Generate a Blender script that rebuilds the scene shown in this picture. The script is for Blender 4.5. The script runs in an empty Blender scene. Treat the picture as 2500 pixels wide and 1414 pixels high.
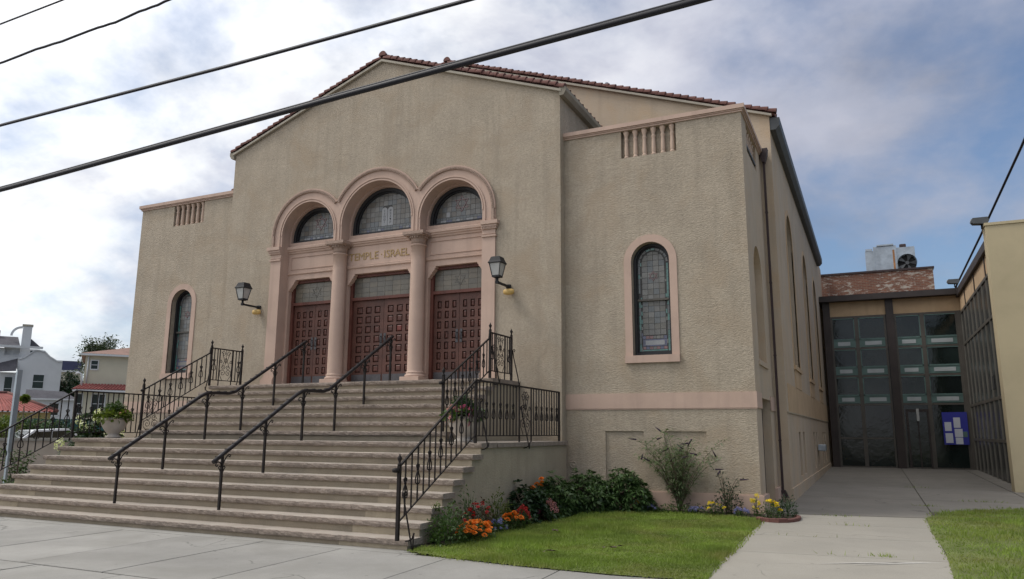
import bpy, math, random
import numpy as np
from mathutils import Vector
from mathutils.geometry import tessellate_polygon

R = math.radians
rnd = random.Random(7)
nrng = np.random.default_rng(11)
sc = bpy.context.scene
COL = sc.collection

# ------------------------------------------------------------------ camera
CAM = Vector((10.262, -14.240, 1.768))
YAW, PITCH, ROLL = -0.441, 0.1858, 0.0056
fw = Vector((math.sin(YAW) * math.cos(PITCH), math.cos(YAW) * math.cos(PITCH), math.sin(PITCH)))
rt = Vector((math.cos(YAW), -math.sin(YAW), 0))
up = rt.cross(fw)
r2 = rt * math.cos(ROLL) + up * math.sin(ROLL)
u2 = up * math.cos(ROLL) - rt * math.sin(ROLL)
cd = bpy.data.cameras.new('camera')
cd.sensor_width = 36
cd.lens = 1845.4 / 2500 * 36
cd.clip_start = 0.05
cd.clip_end = 3000
cam = bpy.data.objects.new('camera', cd)
COL.objects.link(cam)
M = cam.matrix_world.copy()
for i in range(3):
    M[i][0], M[i][1], M[i][2], M[i][3] = r2[i], u2[i], -fw[i], CAM[i]
cam.matrix_world = M
sc.camera = cam

# ------------------------------------------------------------------ light
SUN = Vector((-0.55, -0.24, 0.80)).normalized()
w = bpy.data.worlds.new('World')
sc.world = w
w.use_nodes = True
nt = w.node_tree
nt.nodes.clear()


def N(t, typ, **kw):
    n = t.nodes.new(typ)
    for k, v in kw.items():
        if k in n.inputs:
            n.inputs[k].default_value = v
        else:
            setattr(n, k, v)
    return n


def math_n(t, op, a, b=None, clamp=False):
    n = t.nodes.new('ShaderNodeMath')
    n.operation = op
    n.use_clamp = clamp
    for i, x in enumerate((a, b)):
        if x is None:
            continue
        if isinstance(x, (int, float)):
            n.inputs[i].default_value = x
        else:
            t.links.new(x, n.inputs[i])
    return n.outputs[0]


def ramp(t, src, stops):
    n = t.nodes.new('ShaderNodeValToRGB')
    e = n.color_ramp.elements
    while len(e) < len(stops):
        e.new(0.5)
    for el, (p, c) in zip(e, stops):
        el.position = p
        el.color = (c, c, c, 1) if isinstance(c, (int, float)) else (*c, 1)
    t.links.new(src, n.inputs[0])
    return n.outputs[0]


def mixc(t, fac, a, b, mode='MIX'):
    n = t.nodes.new('ShaderNodeMix')
    n.data_type = 'RGBA'
    n.blend_type = mode
    for i, x in ((0, fac), (6, a), (7, b)):
        if isinstance(x, (int, float)):
            n.inputs[i].default_value = x
        elif isinstance(x, tuple):
            n.inputs[i].default_value = (*x, 1)
        else:
            t.links.new(x, n.inputs[i])
    return n.outputs[2]


sky = N(nt, 'ShaderNodeTexSky', sky_type='NISHITA', sun_disc=False)
sky.sun_elevation = math.asin(SUN.z)
sky.sun_rotation = math.atan2(SUN.x, SUN.y)
sky.air_density = 1.0
sky.dust_density = 1.5
bg1 = N(nt, 'ShaderNodeBackground', Strength=0.10)
tint = mixc(nt, 1.0, sky.outputs[0], (0.88, 1.0, 1.12), 'MULTIPLY')
nt.links.new(tint, bg1.inputs[0])
tc = N(nt, 'ShaderNodeTexCoord')
sep = N(nt, 'ShaderNodeSeparateXYZ')
nt.links.new(tc.outputs['Generated'], sep.inputs[0])
den = math_n(nt, 'ADD', math_n(nt, 'ABSOLUTE', sep.outputs[2]), 0.42)
cu = math_n(nt, 'DIVIDE', sep.outputs[0], den)
cv = math_n(nt, 'DIVIDE', sep.outputs[1], den)
cmb = N(nt, 'ShaderNodeCombineXYZ')
nt.links.new(cu, cmb.inputs[0])
nt.links.new(cv, cmb.inputs[1])
n1 = N(nt, 'ShaderNodeTexNoise', Scale=2.3, Detail=7.0, Roughness=0.55, Distortion=0.15)
n2 = N(nt, 'ShaderNodeTexNoise', Scale=5.0, Detail=6.0, Roughness=0.6, Distortion=0.1)
mp = N(nt, 'ShaderNodeMapping')
mp.inputs['Location'].default_value = (3.1, 1.7, 0.4)
nt.links.new(cmb.outputs[0], mp.inputs[0])
nt.links.new(mp.outputs[0], n1.inputs['Vector'])
nt.links.new(mp.outputs[0], n2.inputs['Vector'])
# cloud cover is thicker and brighter towards the veiled sun
dot = N(nt, 'ShaderNodeVectorMath', operation='DOT_PRODUCT')
nt.links.new(tc.outputs['Generated'], dot.inputs[0])
dot.inputs[1].default_value = SUN
sd = math_n(nt, 'MULTIPLY', math_n(nt, 'ADD', dot.outputs['Value'], 0.0), 1.0)
cover = math_n(nt, 'ADD', math_n(nt, 'ADD', math_n(nt, 'MULTIPLY', n1.outputs[0], 0.85), math_n(nt, 'MULTIPLY', n2.outputs[0], 0.30)), math_n(nt, 'MULTIPLY', sd, 0.20))
cfac = ramp(nt, cover, [(0.48, 0.12), (0.57, 0.42), (0.67, 0.82), (0.77, 0.98)])
n3 = N(nt, 'ShaderNodeTexNoise', Scale=3.0, Detail=6.0, Roughness=0.56, Distortion=0.2)
mp3 = N(nt, 'ShaderNodeMapping')
mp3.inputs['Location'].default_value = (7.3, 2.2, 1.1)
nt.links.new(cmb.outputs[0], mp3.inputs[0])
nt.links.new(mp3.outputs[0], n3.inputs['Vector'])
shade = ramp(nt, n3.outputs[0], [(0.34, 0.62), (0.50, 0.88), (0.62, 1.0)])
cbri = math_n(nt, 'MULTIPLY', math_n(nt, 'ADD', ramp(nt, sd, [(0.0, 0.52), (0.2, 0.64), (0.42, 0.92), (0.62, 1.0)]), math_n(nt, 'MULTIPLY', math_n(nt, 'MAXIMUM', math_n(nt, 'SUBTRACT', sd, 0.12), 0.0), 0.78)), shade)
ccol = ramp(nt, cbri, [(0.30, (0.76, 0.81, 1.0)), (0.62, (0.84, 0.86, 1.0)), (0.95, (0.98, 0.985, 1.0))])
bg2 = N(nt, 'ShaderNodeBackground')
nt.links.new(ccol, bg2.inputs[0])
nt.links.new(cbri, bg2.inputs[1])
ms = N(nt, 'ShaderNodeMixShader')
nt.links.new(cfac, ms.inputs[0])
nt.links.new(bg1.outputs[0], ms.inputs[1])
nt.links.new(bg2.outputs[0], ms.inputs[2])
wo = N(nt, 'ShaderNodeOutputWorld')
nt.links.new(ms.outputs[0], wo.inputs[0])

sl = bpy.data.lights.new('sun', 'SUN')
sl.energy = 1.45
sl.angle = R(16)
sl.color = (1.0, 0.95, 0.87)
so = bpy.data.objects.new('sun', sl)
so.rotation_euler = SUN.to_track_quat('Z', 'Y').to_euler()
so.location = (-20, -10, 30)
COL.objects.link(so)
sc.view_settings.view_transform = 'Standard'
sc.view_settings.look = 'None'
sc.view_settings.gamma = 1
sc.view_settings.exposure = 0.17
sc.view_settings.use_curve_mapping = False
sc.cycles.max_bounces = 6
sc.cycles.use_denoising = True

# ------------------------------------------------------------------ materials
MATS = {}


def mat(name, col, rough=0.8, var=0.15, vs=3.0, bump=0.0, bs=40.0, bd=0.01, metal=0.0, stain=0.0, stain_col=None,
        fine=0.0, fs=60.0, spec=0.5, transl=0.0, streak=0.0, baniso=None, bdet=6.0, crack=0.0, spots=0.0, orand=0.0):
    m = bpy.data.materials.new(name)
    m.use_nodes = True
    t = m.node_tree
    b = t.nodes['Principled BSDF']
    b.inputs['Roughness'].default_value = rough
    b.inputs['Metallic'].default_value = metal
    b.inputs['Specular IOR Level'].default_value = spec
    geo = N(t, 'ShaderNodeNewGeometry')
    pos = geo.outputs['Position']
    n = N(t, 'ShaderNodeTexNoise', Scale=vs, Detail=5.0, Roughness=0.6)
    t.links.new(pos, n.inputs['Vector'])
    lo = tuple(c * (1 - var) for c in col)
    hi = tuple(min(1, c * (1 + var)) for c in col)
    c = mixc(t, ramp(t, n.outputs[0], [(0.3, 0.0), (0.7, 1.0)]), lo, hi)
    if fine:
        nf = N(t, 'ShaderNodeTexNoise', Scale=fs, Detail=3.0, Roughness=0.7)
        t.links.new(pos, nf.inputs['Vector'])
        c = mixc(t, fine, c, ramp(t, nf.outputs[0], [(0.35, 0.25), (0.65, 1.0)]), 'MULTIPLY')
    if stain:
        ns = N(t, 'ShaderNodeTexNoise', Scale=1.1, Detail=6.0, Roughness=0.62, Distortion=0.6)
        t.links.new(pos, ns.inputs['Vector'])
        f = math_n(t, 'MULTIPLY', ramp(t, ns.outputs[0], [(0.46, 0.0), (0.68, 1.0)]), stain)
        c = mixc(t, f, c, stain_col or tuple(x * 0.55 for x in col))
    if streak:
        mpn = N(t, 'ShaderNodeMapping')
        mpn.inputs['Scale'].default_value = (3.2, 3.2, 0.22)
        t.links.new(pos, mpn.inputs[0])
        ns = N(t, 'ShaderNodeTexNoise', Scale=1.4, Detail=5.0, Roughness=0.6)
        t.links.new(mpn.outputs[0], ns.inputs['Vector'])
        f = math_n(t, 'MULTIPLY', ramp(t, ns.outputs[0], [(0.50, 0.0), (0.72, 1.0)]), streak)
        c = mixc(t, f, c, tuple(x * 0.64 for x in col))
    if orand:
        oi = N(t, 'ShaderNodeObjectInfo')
        c = mixc(t, 1.0, c, ramp(t, oi.outputs['Random'], [(0.0, 1.0 - orand), (1.0, 1.0)]), 'MULTIPLY')
    if crack:
        nd = N(t, 'ShaderNodeTexNoise', Scale=1.7, Detail=4.0)
        t.links.new(pos, nd.inputs['Vector'])
        vm = N(t, 'ShaderNodeVectorMath', operation='MULTIPLY_ADD')
        t.links.new(nd.outputs['Color'], vm.inputs[0])
        vm.inputs[1].default_value = (0.55, 0.55, 0.55)
        t.links.new(pos, vm.inputs[2])
        vo = N(t, 'ShaderNodeTexVoronoi', feature='DISTANCE_TO_EDGE', Scale=0.42)
        t.links.new(vm.outputs[0], vo.inputs['Vector'])
        f = math_n(t, 'MULTIPLY', ramp(t, vo.outputs['Distance'], [(0.0, 1.0), (0.006, 0.0)]), ramp(t, n.outputs[0], [(0.48, 0.0), (0.55, crack)]))
        c = mixc(t, f, c, tuple(x * 0.3 for x in col))
    if spots:
        vs_ = N(t, 'ShaderNodeTexVoronoi', Scale=2.6)
        t.links.new(pos, vs_.inputs['Vector'])
        f = math_n(t, 'MULTIPLY', ramp(t, vs_.outputs['Distance'], [(0.045, 1.0), (0.075, 0.0)]), spots)
        c = mixc(t, f, c, tuple(x * 0.45 for x in col))
    t.links.new(c, b.inputs['Base Color'])
    if bump:
        nb = N(t, 'ShaderNodeTexNoise', Scale=bs, Detail=bdet, Roughness=0.6)
        if baniso:
            ma = N(t, 'ShaderNodeMapping')
            ma.inputs['Scale'].default_value = baniso
            t.links.new(pos, ma.inputs[0])
            t.links.new(ma.outputs[0], nb.inputs['Vector'])
        else:
            t.links.new(pos, nb.inputs['Vector'])
        bp = N(t, 'ShaderNodeBump', Strength=bump, Distance=bd)
        t.links.new(nb.outputs[0], bp.inputs['Height'])
        t.links.new(bp.outputs[0], b.inputs['Normal'])
    if transl:
        tr = N(t, 'ShaderNodeBsdfTranslucent')
        t.links.new(mixc(t, 1.0, c, (1.1, 1.25, 0.55), 'MULTIPLY'), tr.inputs[0])
        mx = N(t, 'ShaderNodeMixShader', Fac=transl)
        t.links.new(b.outputs[0], mx.inputs[1])
        t.links.new(tr.outputs[0], mx.inputs[2])
        t.links.new(mx.outputs[0], t.nodes['Material Output'].inputs[0])
    MATS[name] = m
    return m


def glass_mat(name, col, rough=0.12, var=0.2, vs=2.0, wavy=0.15):
    m = mat(name, col, rough, var, vs, bump=wavy, bs=6.0, bd=0.02, spec=0.5)
    return m


STUCCO = mat('stucco', (0.450, 0.378, 0.290), 0.93, 0.10, 1.7, bump=0.9, bs=27, bd=0.023, stain=0.75,
             stain_col=(0.375, 0.295, 0.210), fine=0.26, fs=17, streak=0.5, baniso=(1.0, 1.0, 1.9), bdet=3.5, crack=0.22)
STUCCO_S = mat('side_stucco', (0.46, 0.37, 0.275), 0.93, 0.08, 1.2, bump=0.5, bs=26, bd=0.015, stain=0.4,
               stain_col=(0.50, 0.34, 0.20), streak=0.3)
STUCCO_B = mat('stair_stucco', (0.375, 0.315, 0.228), 0.93, 0.10, 1.6, bump=0.7, bs=30, bd=0.018, stain=0.4,
               stain_col=(0.27, 0.23, 0.165), streak=0.5)
PINK = mat('pink_paint', (0.51, 0.365, 0.29), 0.75, 0.06, 2.0, bump=0.22, bs=45, bd=0.008, stain=0.45,
           stain_col=(0.42, 0.30, 0.235), streak=0.4)
PALETRIM = mat('pale_baluster_paint', (0.54, 0.40, 0.31), 0.8, 0.06, 3.0)
PINKR = mat('pink_rough_trim', (0.43, 0.31, 0.245), 0.85, 0.12, 14.0, bump=0.9, bs=55, bd=0.014, fine=0.4, fs=70)
STONE = mat('step_stone', (0.43, 0.375, 0.318), 0.88, 0.13, 2.4, bump=0.5, bs=55, bd=0.012, stain=0.45,
            stain_col=(0.31, 0.25, 0.20), fine=0.3, fs=90, spots=0.3, orand=0.12)
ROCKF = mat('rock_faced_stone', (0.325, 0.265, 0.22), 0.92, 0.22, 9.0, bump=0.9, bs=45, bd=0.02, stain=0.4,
            stain_col=(0.21, 0.165, 0.13), fine=0.35, fs=50, orand=0.12)  # split stone, darker than the treads: shade of upright faces painted in
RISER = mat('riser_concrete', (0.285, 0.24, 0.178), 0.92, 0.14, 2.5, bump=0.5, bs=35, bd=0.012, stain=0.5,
            stain_col=(0.27, 0.215, 0.15), fine=0.2, fs=60)  # base colour lowered to paint in the shade below the nosings
CONC = mat('sidewalk_concrete', (0.345, 0.332, 0.305), 0.9, 0.13, 1.0, bump=0.3, bs=90, bd=0.006, stain=0.8,
           stain_col=(0.25, 0.24, 0.215), fine=0.3, fs=130, crack=0.9, spots=0.6, orand=0.13)
CONC2 = mat('path_concrete', (0.355, 0.33, 0.282), 0.9, 0.10, 0.9, bump=0.25, bs=90, bd=0.006, stain=0.5,
            stain_col=(0.31, 0.285, 0.24), fine=0.3, fs=120, crack=0.6, spots=0.5, orand=0.10)
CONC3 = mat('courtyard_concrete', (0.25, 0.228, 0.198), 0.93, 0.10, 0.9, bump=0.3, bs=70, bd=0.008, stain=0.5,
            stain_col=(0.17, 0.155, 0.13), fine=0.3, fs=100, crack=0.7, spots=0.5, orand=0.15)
SCUFF = mat('chalk_scuff', (0.52, 0.50, 0.46), 0.95, 0.15, 20.0)
ASPH = mat('asphalt', (0.06, 0.06, 0.062), 0.9, 0.2, 2.0, bump=0.3, bs=120, bd=0.006)
GROUND = mat('ground_cover', (0.20, 0.19, 0.16), 0.95, 0.25, 0.15)
JOINT = mat('joint_dirt', (0.09, 0.08, 0.06), 0.95, 0.3, 6.0)
SOIL = mat('soil', (0.055, 0.04, 0.028), 0.95, 0.35, 9.0, bump=0.8, bs=40, bd=0.03)
TURF = mat('turf', (0.125, 0.150, 0.040), 0.95, 0.35, 1.6, bump=0.6, bs=60, bd=0.02, stain=0.3, stain_col=(0.13, 0.115, 0.045))
GRASS = mat('grass_blade', (0.195, 0.265, 0.045), 0.75, 0.38, 1.7, transl=0.35, stain=0.6, stain_col=(0.26, 0.235, 0.08))
IRON = mat('wrought_iron', (0.016, 0.012, 0.011), 0.6, 0.35, 8.0, bump=0.3, bs=70, bd=0.004, spec=0.25)
IRONH = mat('handrail_iron', (0.014, 0.011, 0.012), 0.42, 0.3, 10.0, bump=0.3, bs=40, bd=0.006, spec=0.35)
WOOD = mat('door_wood', (0.100, 0.041, 0.029), 0.50, 0.30, 3.0, bump=0.2, bs=30, bd=0.004, streak=0.4, spec=0.4)
WOODP = mat('door_panel_wood', (0.108, 0.040, 0.029), 0.45, 0.28, 5.0, bump=0.2, bs=30, bd=0.004, spec=0.4, orand=0.25)
WOODR = mat('door_panel_fresh_wood', (0.165, 0.042, 0.033), 0.42, 0.1, 5.0, spec=0.4)
FRAMEW = mat('door_frame_wood', (0.12, 0.042, 0.030), 0.55, 0.25, 4.0, spec=0.4)
KICK = mat('kick_plate_steel', (0.085, 0.08, 0.085), 0.42, 0.25, 5.0, metal=0.4)
BLACKF = mat('black_window_frame', (0.018, 0.018, 0.02), 0.55, 0.2, 5.0)
LEAD = mat('lead_came', (0.060, 0.058, 0.056), 0.6, 0.2, 5.0)
GL = [mat('leaded_glass_%s' % n, c, 0.25, 0.16, 6.0, bump=0.15, bs=18, bd=0.01, spec=0.5) for n, c in
      (('grey', (0.160, 0.156, 0.148)), ('pale', (0.195, 0.190, 0.176)), ('olive', (0.148, 0.142, 0.126)), ('slate', (0.138, 0.148, 0.152)),
       ('amber', (0.150, 0.135, 0.115)))]
GTEAL = mat('teal_glass', (0.10, 0.21, 0.19), 0.2, 0.3, 8.0, spec=0.6)
GBLUE = mat('blue_glass', (0.10, 0.105, 0.165), 0.2, 0.3, 9.0, spec=0.6)
GRED = mat('rose_glass', (0.22, 0.12, 0.12), 0.25, 0.3, 8.0, spec=0.6)
GWHITE = mat('milk_glass', (0.30, 0.305, 0.315), 0.3, 0.05, 5.0)
TRANS = [mat('transom_glass_%s' % n, c, 0.3, 0.2, 4.0, spec=0.5) for n, c in
         (('a', (0.150, 0.135, 0.105)), ('b', (0.170, 0.148, 0.112)), ('c', (0.135, 0.123, 0.100)))]
GOLD = mat('gold_letter', (0.36, 0.24, 0.10), 0.6, 0.15, 12.0)
TILE = mat('clay_tile', (0.145, 0.060, 0.048), 0.85, 0.25, 5.0, bump=0.3, bs=40, bd=0.008, fine=0.3, fs=30)
TILE2 = mat('far_clay_tile', (0.28, 0.085, 0.072), 0.85, 0.25, 1.5)
FASCIA = mat('cream_fascia', (0.38, 0.34, 0.275), 0.8, 0.08, 3.0)
EAVE = mat('weathered_eave', (0.26, 0.23, 0.18), 0.85, 0.15, 3.0)
GUTTER = mat('dark_gutter', (0.075, 0.08, 0.085), 0.6, 0.2, 3.0)
SPOUT = mat('maroon_downspout', (0.035, 0.018, 0.018), 0.6, 0.2, 3.0)
BROWN = mat('brown_steel', (0.035, 0.025, 0.022), 0.6, 0.25, 2.0)
MULL = mat('mullion_metal', (0.085, 0.075, 0.062), 0.55, 0.2, 2.0)
MULLG = mat('grey_mullion', (0.15, 0.14, 0.12), 0.5, 0.2, 2.0)
PEACH = mat('peach_panel', (0.50, 0.355, 0.215), 0.85, 0.08, 2.0, stain=0.3, stain_col=(0.34, 0.22, 0.13), streak=0.3)
TAN = mat('tan_stucco', (0.50, 0.42, 0.27), 0.93, 0.05, 1.0, bump=0.3, bs=40, bd=0.008, stain=0.15)
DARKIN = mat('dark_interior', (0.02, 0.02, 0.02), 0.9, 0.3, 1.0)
DGLASS = mat('dark_pane_glass', (0.012, 0.021, 0.019), 0.04, 0.4, 1.4, spec=0.45, bump=0.12, bs=1.6, bd=0.05, orand=0.5)
DGLASS2 = mat('curtain_pane_glass', (0.040, 0.041, 0.040), 0.25, 0.3, 0.9, spec=0.4)
TEALF = mat('teal_sash', (0.095, 0.165, 0.15), 0.5, 0.2, 2.0)
STRIPM = mat('pale_sill_unit', (0.42, 0.45, 0.46), 0.6, 0.1, 2.0)
BLUEB = mat('blue_board', (0.03, 0.035, 0.33), 0.6, 0.1, 2.0)
PAPER = mat('white_paper', (0.62, 0.64, 0.70), 0.8, 0.05, 2.0)
LAMPB = mat('black_lantern_metal', (0.012, 0.012, 0.014), 0.7, 0.2, 9.0)
LAMPG = mat('frosted_lantern_glass', (0.42, 0.42, 0.40), 0.35, 0.08, 5.0)
YELL = mat('yellow_fixture', (0.58, 0.38, 0.12), 0.55, 0.12, 9.0)
GALV = mat('galvanised_steel', (0.34, 0.375, 0.41), 0.36, 0.2, 4.0, metal=0.65, stain=0.25, stain_col=(0.28, 0.29, 0.31))
RUST = mat('rust', (0.36, 0.17, 0.07), 0.85, 0.3, 5.0)
CABLE = mat('cable_sheath', (0.010, 0.009, 0.014), 0.55, 0.2, 5.0)
URNM = mat('urn_concrete', (0.46, 0.41, 0.355), 0.9, 0.1, 5.0, bump=0.3, bs=60, bd=0.006, stain=0.3)
WHITEP = mat('white_house_paint', (0.56, 0.57, 0.58), 0.85, 0.05, 0.7)
CREAMP = mat('cream_house_paint', (0.50, 0.465, 0.36), 0.88, 0.06, 0.7)
YELLP = mat('ochre_house_paint', (0.47, 0.37, 0.17), 0.88, 0.06, 0.7)
SLATE = mat('slate_roof', (0.085, 0.082, 0.095), 0.85, 0.2, 1.0, fine=0.4, fs=6)
NAVY = mat('navy_roof', (0.045, 0.05, 0.10), 0.8, 0.2, 1.0)
BRROOF = mat('brown_shingle', (0.27, 0.16, 0.125), 0.88, 0.15, 1.0, fine=0.3, fs=6)
TEALW = mat('teal_fence_paint', (0.02, 0.075, 0.075), 0.8, 0.2, 1.0)
CARW = mat('white_car_paint', (0.72, 0.73, 0.75), 0.25, 0.03, 1.0, spec=0.6)
TYRE = mat('tyre_rubber', (0.02, 0.02, 0.02), 0.85, 0.1, 3.0)
LOWW = mat('low_wall_render', (0.40, 0.35, 0.30), 0.9, 0.1, 1.0, stain=0.3)
BARK = mat('bark', (0.10, 0.075, 0.05), 0.9, 0.3, 9.0, bump=0.6, bs=40, bd=0.01)
SIGNM = mat('post_metal', (0.33, 0.38, 0.42), 0.4, 0.15, 3.0, metal=0.5)


def leafm(n, c, var=0.4, tr=0.25, vs=5.0, rough=0.5):
    return mat(n, c, rough, var, vs, transl=tr, fine=0.35, fs=22)


LRHODO = leafm('rhododendron_leaf', (0.062, 0.115, 0.034), 0.5, 0.15, 7.0, 0.42)
LDARK = leafm('dark_leaf', (0.030, 0.062, 0.026))
LBUDD = leafm('butterfly_bush_leaf', (0.14, 0.19, 0.09), 0.35, 0.3)
LYEL = leafm('yellow_green_leaf', (0.13, 0.17, 0.030), 0.35, 0.3)
LMID = leafm('mid_green_leaf', (0.065, 0.115, 0.030), 0.4, 0.25)
LHYD = leafm('hydrangea_leaf', (0.042, 0.075, 0.026))
LFAR = leafm('far_tree_leaf', (0.060, 0.085, 0.040), 0.4, 0.2, 0.8)
LRED = leafm('bronze_leaf', (0.085, 0.055, 0.030))
FORANGE = mat('orange_petal', (0.75, 0.20, 0.015), 0.7, 0.25, 30.0, transl=0.2)
FRED = mat('red_petal', (0.50, 0.02, 0.025), 0.7, 0.25, 30.0, transl=0.2)
FYEL = mat('yellow_petal', (0.80, 0.62, 0.02), 0.7, 0.2, 30.0, transl=0.2)
FPINK = mat('pink_petal', (0.66, 0.30, 0.30), 0.7, 0.3, 30.0, transl=0.3)
FMAG = mat('magenta_petal', (0.42, 0.07, 0.16), 0.7, 0.3, 30.0, transl=0.3)
FBLUE = mat('lilac_petal', (0.22, 0.22, 0.45), 0.7, 0.3, 30.0, transl=0.2)
FCREAM = mat('cream_petal', (0.80, 0.79, 0.58), 0.75, 0.15, 12.0, transl=0.3)
FPURP = mat('purple_spike', (0.035, 0.018, 0.035), 0.8, 0.3, 20.0)

BRICK = bpy.data.materials.new('old_brick')
BRICK.use_nodes = True
_t = BRICK.node_tree
_g = N(_t, 'ShaderNodeNewGeometry')
_s = N(_t, 'ShaderNodeSeparateXYZ')
_t.links.new(_g.outputs['Position'], _s.inputs[0])
_c = N(_t, 'ShaderNodeCombineXYZ')
_t.links.new(math_n(_t, 'ADD', _s.outputs[0], _s.outputs[1]), _c.inputs[0])
_t.links.new(_s.outputs[2], _c.inputs[1])
_b = N(_t, 'ShaderNodeTexBrick', Scale=1.0)
_b.inputs['Brick Width'].default_value = 0.22
_b.inputs['Row Height'].default_value = 0.075
_b.inputs['Mortar Size'].default_value = 0.008
_b.inputs['Color1'].default_value = (0.23, 0.095, 0.058, 1)
_b.inputs['Color2'].default_value = (0.155, 0.065, 0.045, 1)
_b.inputs['Mortar'].default_value = (0.22, 0.17, 0.13, 1)
_t.links.new(_c.outputs[0], _b.inputs[0])
_mp = N(_t, 'ShaderNodeMapping')
_mp.inputs['Scale'].default_value = (4.0, 11.0, 1.0)
_t.links.new(_c.outputs[0], _mp.inputs[0])
_n = N(_t, 'ShaderNodeTexNoise', Scale=0.8, Detail=5.0, Roughness=0.75)
_t.links.new(_mp.outputs[0], _n.inputs['Vector'])
_n2 = N(_t, 'ShaderNodeTexNoise', Scale=0.55, Detail=2.0)
_t.links.new(_g.outputs['Position'], _n2.inputs['Vector'])
_f = ramp(_t, math_n(_t, 'ADD', math_n(_t, 'MULTIPLY', _n.outputs[0], 0.75), math_n(_t, 'MULTIPLY', _n2.outputs[0], 0.35)), [(0.56, 0.0), (0.60, 0.85)])
_cc = mixc(_t, _f, _b.outputs[0], (0.46, 0.42, 0.36))
_t.links.new(_cc, _t.nodes['Principled BSDF'].inputs['Base Color'])
_t.nodes['Principled BSDF'].inputs['Roughness'].default_value = 0.92


# ------------------------------------------------------------------ mesh helpers
def tag(o, label=None, cat=None, group=None, kind=None):
    if label:
        o['label'] = label
    if cat:
        o['category'] = cat
    if group:
        o['group'] = group
    if kind:
        o['kind'] = kind
    return o


def thing(name, label, cat, loc=(0, 0, 0), rz=0.0, group=None):
    o = bpy.data.objects.new(name, None)
    o.empty_display_size = 0.2
    COL.objects.link(o)
    o.location = loc
    o.rotation_euler = (0, 0, rz)
    return tag(o, label, cat, group)


def place(me, name, parent=None, loc=(0, 0, 0), rot=(0, 0, 0), scale=(1, 1, 1), m=None):
    o = bpy.data.objects.new(name, me)
    COL.objects.link(o)
    if parent is not None:
        o.parent = parent
    o.location = loc
    o.rotation_euler = rot
    o.scale = scale
    if m is not None:
        o.material_slots[0].link = 'OBJECT'
        o.material_slots[0].material = m
    return o


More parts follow.
